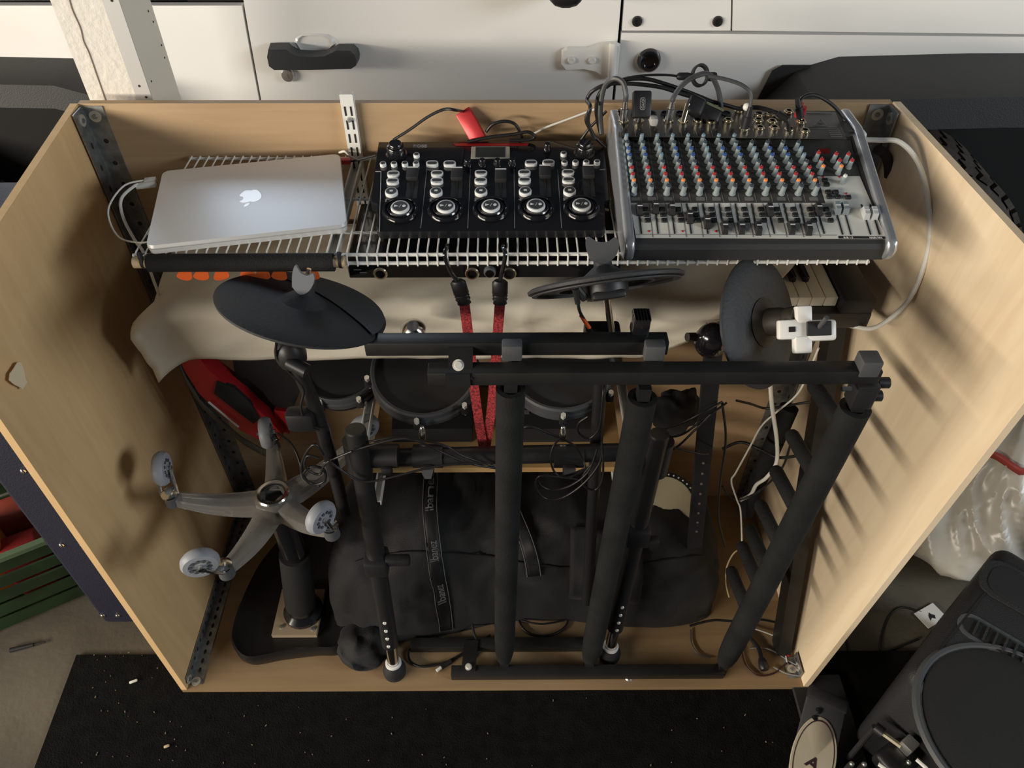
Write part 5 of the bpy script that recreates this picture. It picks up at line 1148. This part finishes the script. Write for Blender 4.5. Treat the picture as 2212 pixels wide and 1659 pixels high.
# cords on the bin floor
zf = FZ+.004
t = thing('usb_cable', 'black cable with white-tipped plug on the bin floor', 'cable', P(960, 1440, z=FZ))
MB().tube(Zp([(1245, 1395), (1200, 1400), (1130, 1388), (1060, 1395), (1010, 1425), (985, 1430)], zf)[:-1] + Zp([(1000, 1415), (960, 1435)], zf), .0030, 7).build('cord', WIREBLK, t)
MB().cyl(P(975, 1428, z=zf+.002), P(953, 1442, z=zf+.002), .0060, .0052, n=12).cyl(P(953, 1442, z=zf+.002), P(943, 1449, z=zf+.002), .0042, n=10, mi=1).build('plug', [BLK, WHITEPL], t)
cable('cable', 'black cord looping round the drum rack foot', Zp([(1040, 1330), (980, 1355), (920, 1378), (885, 1405), (888, 1430), (915, 1440), (960, 1432), (1005, 1408), (1060, 1372)], zf+.002), .0030)
cable('cable', 'flat black strap trailing from the gig bag', Zp([(1020, 1330), (1022, 1360), (1030, 1385), (1030, 1395)], zf+.02), .0034, BLKM, 'strap')
cable('cable', 'black cord curling in front of the gig bag', Zp([(1118, 1335), (1130, 1358), (1155, 1372), (1190, 1372), (1220, 1355), (1228, 1335)], zf), .0030)
cable('cable', 'short black cord along the gig bag front', Zp([(1125, 1340), (1170, 1348), (1220, 1340)], zf+.01), .0024)
cable('cable', 'silver cord curve on the bin floor near the rack leg', Zp([(1492, 1360), (1494, 1390), (1508, 1412), (1535, 1420)], zf), .0018, WIREGRY)
t = thing('mains_cable', 'black power cord ending in a plug on the bin floor', 'cord', P(1655, 1440, z=FZ))
MB().tube(Zp([(1600, 1360), (1620, 1378), (1638, 1400), (1645, 1425)], zf+.003), .0048, 9).build('cord', WIREBLK, t)
MB().lathe([(0, 0), (.007, 0), (.010, .008), (.012, .022), (.009, .028), (0, .028)], axis(P(1645, 1422, z=zf+.008), P(1654, 1456, z=zf+.006)-P(1645, 1422, z=zf+.008)), 14).build('plug', BLK, t)
cable('cord', 'dark red cord loop on the bin floor', Zp([(1600, 1395), (1610, 1435), (1635, 1458), (1670, 1455), (1700, 1432)], zf), .0020, mat('maroon_cord', (.05, .012, .012), .5), 'cord')
cable('cord', 'pale grey cord loop reaching the worn panel', Zp([(1620, 1400), (1660, 1402), (1705, 1428), (1742, 1450), (1738, 1460), (1700, 1455), (1670, 1440)], zf), .0018, mat('pale_cord', (.26, .26, .27), .5), 'cord')
cable('cord', 'white twin cord beside the leaning bar foot', Zp([(1612, 1353), (1650, 1365), (1680, 1378), (1692, 1395), (1700, 1430)], zf+.004), .0018, WIREWHT, 'cord')
MB().lathe([(0, 0), (.004, 0), (.004, .018), (0, .018)], axis(P(1697, 1402, z=zf+.006), V((.1, -1, 0))), 10).build('fuse_holder', RED, None, 'small red connector sleeve at the bin floor corner', 'connector')
cable('cable', 'black lead crossing behind the rack leg foot', Zp([(1490, 1352), (1540, 1340), (1590, 1342), (1640, 1338), (1680, 1345)], zf+.03), .0030)
# drill screw heads on the floor board
for px, py, lab in ((952, 1377, 'round metal screw head near the rear foot bar'), (1358, 1464, 'pale metal screw head at the floor panel edge')):
    MB().lathe([(0, .003), (.006, .0025), (.009, 0)], axis(P(px, py, z=FZ), V((0, 0, 1))), 14).build('screw_head', STEEL, None, lab, 'screw')
# chrome cup seen above the top bar
MB().lathe([(0, .012), (.010, .012), (.020, .004), (.022, 0), (.016, -.012), (0, -.014)], axis(P(893, 712, y=.985), V((0, -.3, .95))), 24).build('chrome_cup', CHROME, None, 'round chrome cup behind the top bar', 'cup')
# =============== outside left ===============
NAVY = mat('navy_vinyl', (.013, .015, .034), .55, bump=.3, bscale=300)
nb = thing('navy_case', 'navy riveted case standing against the outside of the bin', 'case', (XL-.08, 1.0, 0))
cq = P(225, 1348, z=.012); xi = cq.x; cf = cq.y; xo = XL-TH-.05
yb0 = 1.27; zt_ = 1.045
pf = [(cf, .02), (cf+.015, .0), (yb0, .0), (yb0+.03, .03), (yb0+.03, zt_-.07), (yb0+.005, zt_-.015), (yb0-.04, zt_), (cf+.05, zt_), (cf, zt_-.04)]
o = MB().hexa(*ext(xi, xo, pf)).build('shell', NAVY, nb, smooth=30); bv = o.modifiers.new('bevel', 'BEVEL'); bv.width = .012; bv.segments = 3; bv.limit_method = 'ANGLE'
rv = MB().sphere((0, 0, 0), (.006, .004, .006), 10, 6).mesh('rivet', CHROME)
for px, py in ((50, 1018), (133, 1178), (177, 1177), (222, 1330), (254, 1330)): place('rivet', rv, P(px, py, y=cf-.001), nb)
rv2 = MB().sphere((0, 0, 0), (.006, .006, .004), 10, 6).mesh('rivet', CHROME); place('rivet', rv2, P(42, 398, z=zt_), nb)
# green crate with red and orange toys
gcx, gcy = P(60, 1160, z=.2).x, P(60, 1160, z=.2).y
gt = thing('green_crate', 'green slatted plastic crate on the concrete beside the navy case', 'crate', (gcx-.12, gcy, 0))
GRN = mat('green_plastic', (.018, .040, .016), .5, noise=.3, nscale=10); GRN2 = mat('pale_green_rim', (.11, .17, .10), .45)
rot = M.Rotation(R(30), 3, 'Z'); base_ = V((gcx-.16, gcy-.01, 0))
def gbx(c_, s_, nm, m_): return MB().box(base_+rot @ V(c_), s_, rot).build(nm, m_, gt)
W_, D_, H_ = .40, .30, .25
gbx((0, 0, .008), (W_-.02, D_-.02, .012), 'base', GRN)
for k in range(5):
    z = .03+.048*k
    for c_, s_ in (((0, -D_/2, z), (W_, .006, .034)), ((0, D_/2, z), (W_, .006, .034)), ((-W_/2, 0, z), (.006, D_, .034)), ((W_/2, 0, z), (.006, D_, .034))): gbx(c_, s_, 'slat', GRN)
for c_, s_ in (((0, -D_/2, H_), (W_+.02, .016, .012)), ((0, D_/2, H_), (W_+.02, .016, .012)), ((-W_/2, 0, H_), (.016, D_+.02, .012)), ((W_/2, 0, H_), (.016, D_+.02, .012))): gbx(c_, s_, 'rim', GRN2)
for sx in (-1, 1):
    for sy in (-1, 1): gbx((sx*W_/2, sy*D_/2, H_/2), (.014, .014, H_), 'corner_post', GRN)
TO = mat('orange_toy', (.75, .22, .04), .5); TRd = mat('red_toy', (.40, .03, .03), .5)
toys = [((-.10, -.05, .11), (.075, .05, .09), TRd, 'rounded red toy block in the green crate left half'), ((.02, .0, .13), (.06, .065, .10), TO, 'orange toy block standing in the middle of the crate'), ((.11, -.05, .09), (.055, .06, .075), TRd, 'low red toy block at the crate end'), ((.10, .07, .10), (.06, .05, .085), mat('dull_red_toy', (.30, .05, .03), .6), 'dull red toy block in the crate far corner')]
for c_, s_, m_, lab in toys:
    MB().rbox(base_+rot @ V((c_[0], c_[1], s_[2]+.016)), (s_[0]*2*.9, s_[1]*1.6, s_[2]*2), .018, 3, rot).build('toy_block', m_, None, lab, 'toy')
# =============== outside right: plastic bag ===============
BAGM = mat('translucent_bag', (.66, .62, .54), .30, noise=.12, nscale=5, spec=.6)
bc = P(2085, 1090, z=.25)
tg = thing('trash_bag', 'stuffed pale plastic bag with red drawstring beside the bin', 'bag', (bc.x+.12, bc.y+.07, 0))
bcx = max(bc.x+.16, XR+.34); bcy = 1.27
def bagf(u, v):
    a = 2*PI*u; t_ = v; ca, sa = math.cos(a), math.sin(a)
    r = (.30*math.sin(PI*min(1, t_*1.02)**.62)**.55 if t_ < .98 else .05)
    lump = mn.noise(V((ca*1.5, sa*1.5, t_*2.4)))*.05
    def crease(f, ph): return (1-abs(mn.noise(V((ca*f+t_*2, sa*f-t_*3, t_*f*.8+ph)))))**6
    fold = (crease(2.6, 2)*.016 + crease(4.5, 7)*.009 + crease(8, 11)*.005)
    rr = max(.02, r+(lump+fold)*math.sin(PI*t_)**.6-.01)
    z = .004+.47*t_
    x = bcx+ca*rr*1.02
    return V((max(XR+TH+.045+.06*t_, x), bcy+sa*rr*1.05, z))
MB().grid(bagf, 200, 110).build('bag', BAGM, tg, smooth=50)
dp = [bagf(.40+.30*i/20, .80)+V((0, 0, .004)) for i in range(21)]
mb = MB(); vs = []
for p in dp: n_ = (p-V((bcx, bcy, p.z))).normalized(); vs += [p+n_*.004+V((0, 0, .010)), p+n_*.006-V((0, 0, .010))]
mb.add(vs, [(2*i, 2*i+1, 2*i+3, 2*i+2) for i in range(20)]).build('drawstring', mat('red_plastic_band', (.48, .07, .06), .45), tg, solid=.002)
# =============== loudspeaker ===============
zs = .36
c1, c2 = P(1955, 1448, z=zs), P(2165, 1166, z=zs)
ed = (c2-c1).normalized(); od = V((ed.y, -ed.x, 0)); SL_, SW_ = (c2-c1).length, .62
SPK = mat('speaker_plastic', (.022, .022, .024), .5, bump=.4, bscale=500)
sp0 = (c1+c2)/2+od*SW_/2
sm = basis(V((sp0.x, sp0.y, 0)), od, ed, V((0, 0, 1)))
if sm.determinant() < 0: sm = basis(V((sp0.x, sp0.y, 0)), od, -ed, V((0, 0, 1)))
sg = 1 if (sm.to_3x3() @ V((0, 1, 0))).dot(ed) > 0 else -1
ls = thing('loudspeaker', 'black moulded loudspeaker cabinet lying face up on the floor', 'loudspeaker', (sp0.x, sp0.y, 0))
MB().rbox((0, 0, zs/2+.005), (SW_, SL_, zs-.010), .03, 5, mtx=sm).build('cabinet', SPK, ls)
def sp(x, y, z=0): return sm @ V((x, sg*y, zs+z))
xa, ya = sm.to_3x3() @ V((1, 0, 0)), sm.to_3x3() @ V((0, 1, 0))
def onf(px, py, h=0): return P(px, py, z=zs+h)
gm = basis(onf(2200, 1585), xa, ya, V((0, 0, 1)))
MB().lathe([(0, .012), (.10, .010), (.150, .003), (.155, 0)], gm, 48, sx=1.05).build('grille', mat('grille_cloth', (.012, .013, .014), .8, bump=1.0, bscale=900), ls)
MB().lathe([(.156, -.002), (.160, .004), (.166, .004), (.171, -.002)], gm, 56, sx=1.05, ring=True).build('grille_rim', GREYPL, ls)
pa, pb = onf(2098, 1352), onf(2222, 1425)
vm = axis(pa.lerp(pb, .5), V((0, 0, 1)), pb-pa)
MB().prism(rrect((pb-pa).length+.03, .040, .0195), .0005, .0018, vm).build('port', DARK, ls)
MB().prism(rrect((pb-pa).length+.05, .058, .028), -.002, .0008, vm).build('port_rim', GREYPL, ls)
fn_ = MB().box((0, 0, 0), (.004, .034, .005)).mesh('port_fin', SPK)
for k in range(7): place('port_fin', fn_, vm @ V((-.045+.018*k, 0, .003)), ls, vm.to_3x3())
hm_ = axis(onf(2215, 1285), V((0, 0, 1)), pb-pa)
MB().prism(rrect(.17, .10, .035), -.002, .003, hm_).prism(rrect(.14, .075, .028), .003, .0045, hm_, 1).build('horn_plate', [SPK, BLKM], ls)
MB().hexa([onf(x, y, -.001) for x, y in ((1990, 1450), (2172, 1222), (2176, 1225), (1994, 1453))], [onf(x, y, .0012) for x, y in ((1990, 1450), (2172, 1222), (2176, 1225), (1994, 1453))]).build('seam_line', DARK, ls)
# white card with a dark mark behind the speaker, cable on the concrete
cm = axis(P(2010, 1330, z=.004), V((0, 0, 1)), V((.9, .45, 0)))
cdn = MB().prism(rectpts(.065, .045), 0, .0012, cm).build('paper_card', WHITEPL, None, 'white card with a dark mark on the floor by the loudspeaker', 'card')
MB().prism([(-.012, -.010), (-.002, -.006), (.004, -.012), (.010, -.004), (.004, .002), (.002, .008), (-.006, .002)], .0012, .0016, cm).build('mark', BLKM, cdn)
cable('cable', 'thin black cable curved over the concrete beside the bin', Zp([(1990, 1322), (1950, 1312), (1920, 1330), (1903, 1375), (1905, 1408), (1940, 1398), (1985, 1380)], .003), .0026)
cable('cable', 'dark cable emerging from under the worn panel', Zp([(1818, 1330), (1826, 1375), (1840, 1430)], .003), .003)
# =============== kick pedal ===============
kp = thing('kick_pedal', 'black drum pedal with cream oval badge on the mat', 'pedal', P(1790, 1640, z=.008))
a, b = P(1790, 1500, z=.075), P(1735, 1720, z=.04)
d = (a-b); pm = axis(a.lerp(b, .5), V((0, 0, 1)).cross(d).cross(d)*-1 if False else V((0, -.15, 1)), d)
L_ = d.length
MB().rbox((0, 0, 0), (L_, .085, .010), .004, 2, mtx=pm).build('footboard', GREYPL, kp)
MB().rbox((L_*.5-.012, 0, .004), (.03, .088, .018), .006, 2, mtx=pm).build('toe_stop', BLKM, kp)
em = pm @ M.Translation((-L_*.16, .0, .006))
CRM = mat('cream_badge', (.62, .55, .42), .5); MAR = mat('badge_ink', (.05, .025, .03), .5)
oe = MB().lathe([(0, .0012), (.072, .0012), (.074, 0)], em, 44, sx=1.25, sy=.62).build('oval_badge', CRM, kp)
MB().lathe([(.0645, .0013), (.0645, .0018), (.0670, .0018), (.0670, .0013)], em, 44, sx=1.27, sy=.60, ring=True).build('oval_line', MAR, oe)
MB().text('A', .036, em @ M.Translation((-.010, .0, .0018)) @ M.Rotation(R(-105), 4, 'Z'), bold=.001).build('letter', MAR, oe, smooth=0)
for x, y in ((L_*.5-.045, .012), (L_*.5-.065, .016)): MB().lathe([(0, .004), (.005, .003), (.007, 0)], pm @ M.Translation((x, y, .005)), 12).build('bolt', BLKG, kp)
MB().rbox(P(1800, 1600, z=.014)+V((.0, 0, 0)), (.12, .30, .008), .003, 1).build('base_plate', BLKM, kp)
for a_ in ((0, 0),): MB().cyl(a+V((0, .0, -.01)), P(1800, 1520, z=.012), .008, n=10).build('hinge_post', BLKP, kp); MB().cyl(b+V((0, 0, -.006)), P(1745, 1690, z=.012), .008, n=10).build('hinge_post', BLKP, kp)
# drive shaft assembly beside it
ds = thing('pedal_linkage', 'black and steel pedal drive linkage on the mat', 'linkage', P(1930, 1610, z=.008))
zl = .20
MB().cyl(P(1890, 1570, z=zl), P(1908, 1584, z=zl), .011, n=14).build('shaft_end', BLK, ds)
MB().cyl(P(1906, 1583, z=zl), P(1946, 1612, z=zl), .0055, n=6).build('shaft', mat('dull_brass', (.40, .36, .26), .4, .6), ds)
MB().rbox(P(1962, 1610, z=zl), (.028, .026, .03), .004, 2, M.Rotation(.6, 3, 'Z')).build('coupling', STEEL, ds)
MB().rbox(P(1935, 1642, z=.165), (.075, .06, .04), .012, 3, M.Rotation(.5, 3, 'Z')).build('housing', BLK, ds)
MB().cyl(P(1980, 1640, z=zl), P(2003, 1660, z=zl), .0045, n=8).build('rod', WHITEPL, ds); MB().cyl(P(1898, 1650, z=zl), P(1915, 1662, z=zl), .0045, n=8).build('rod', WHITEPL, ds)
for px, py in ((1840, 1650), (1867, 1651), (1963, 1647)): MB().sphere(P(px, py, z=.19), .005, 10, 8).build('bolt_head', STEEL, ds)
for tp_, r_ in ((P(1840, 1650, z=.185), .006), (P(1867, 1651, z=.185), .006), (P(1890, 1570, z=zl), .006), (P(1935, 1642, z=.15), .014)):
    MB().cyl(tp_, V((tp_.x, tp_.y, .008)), r_, n=10).build('support', BLKM, ds)
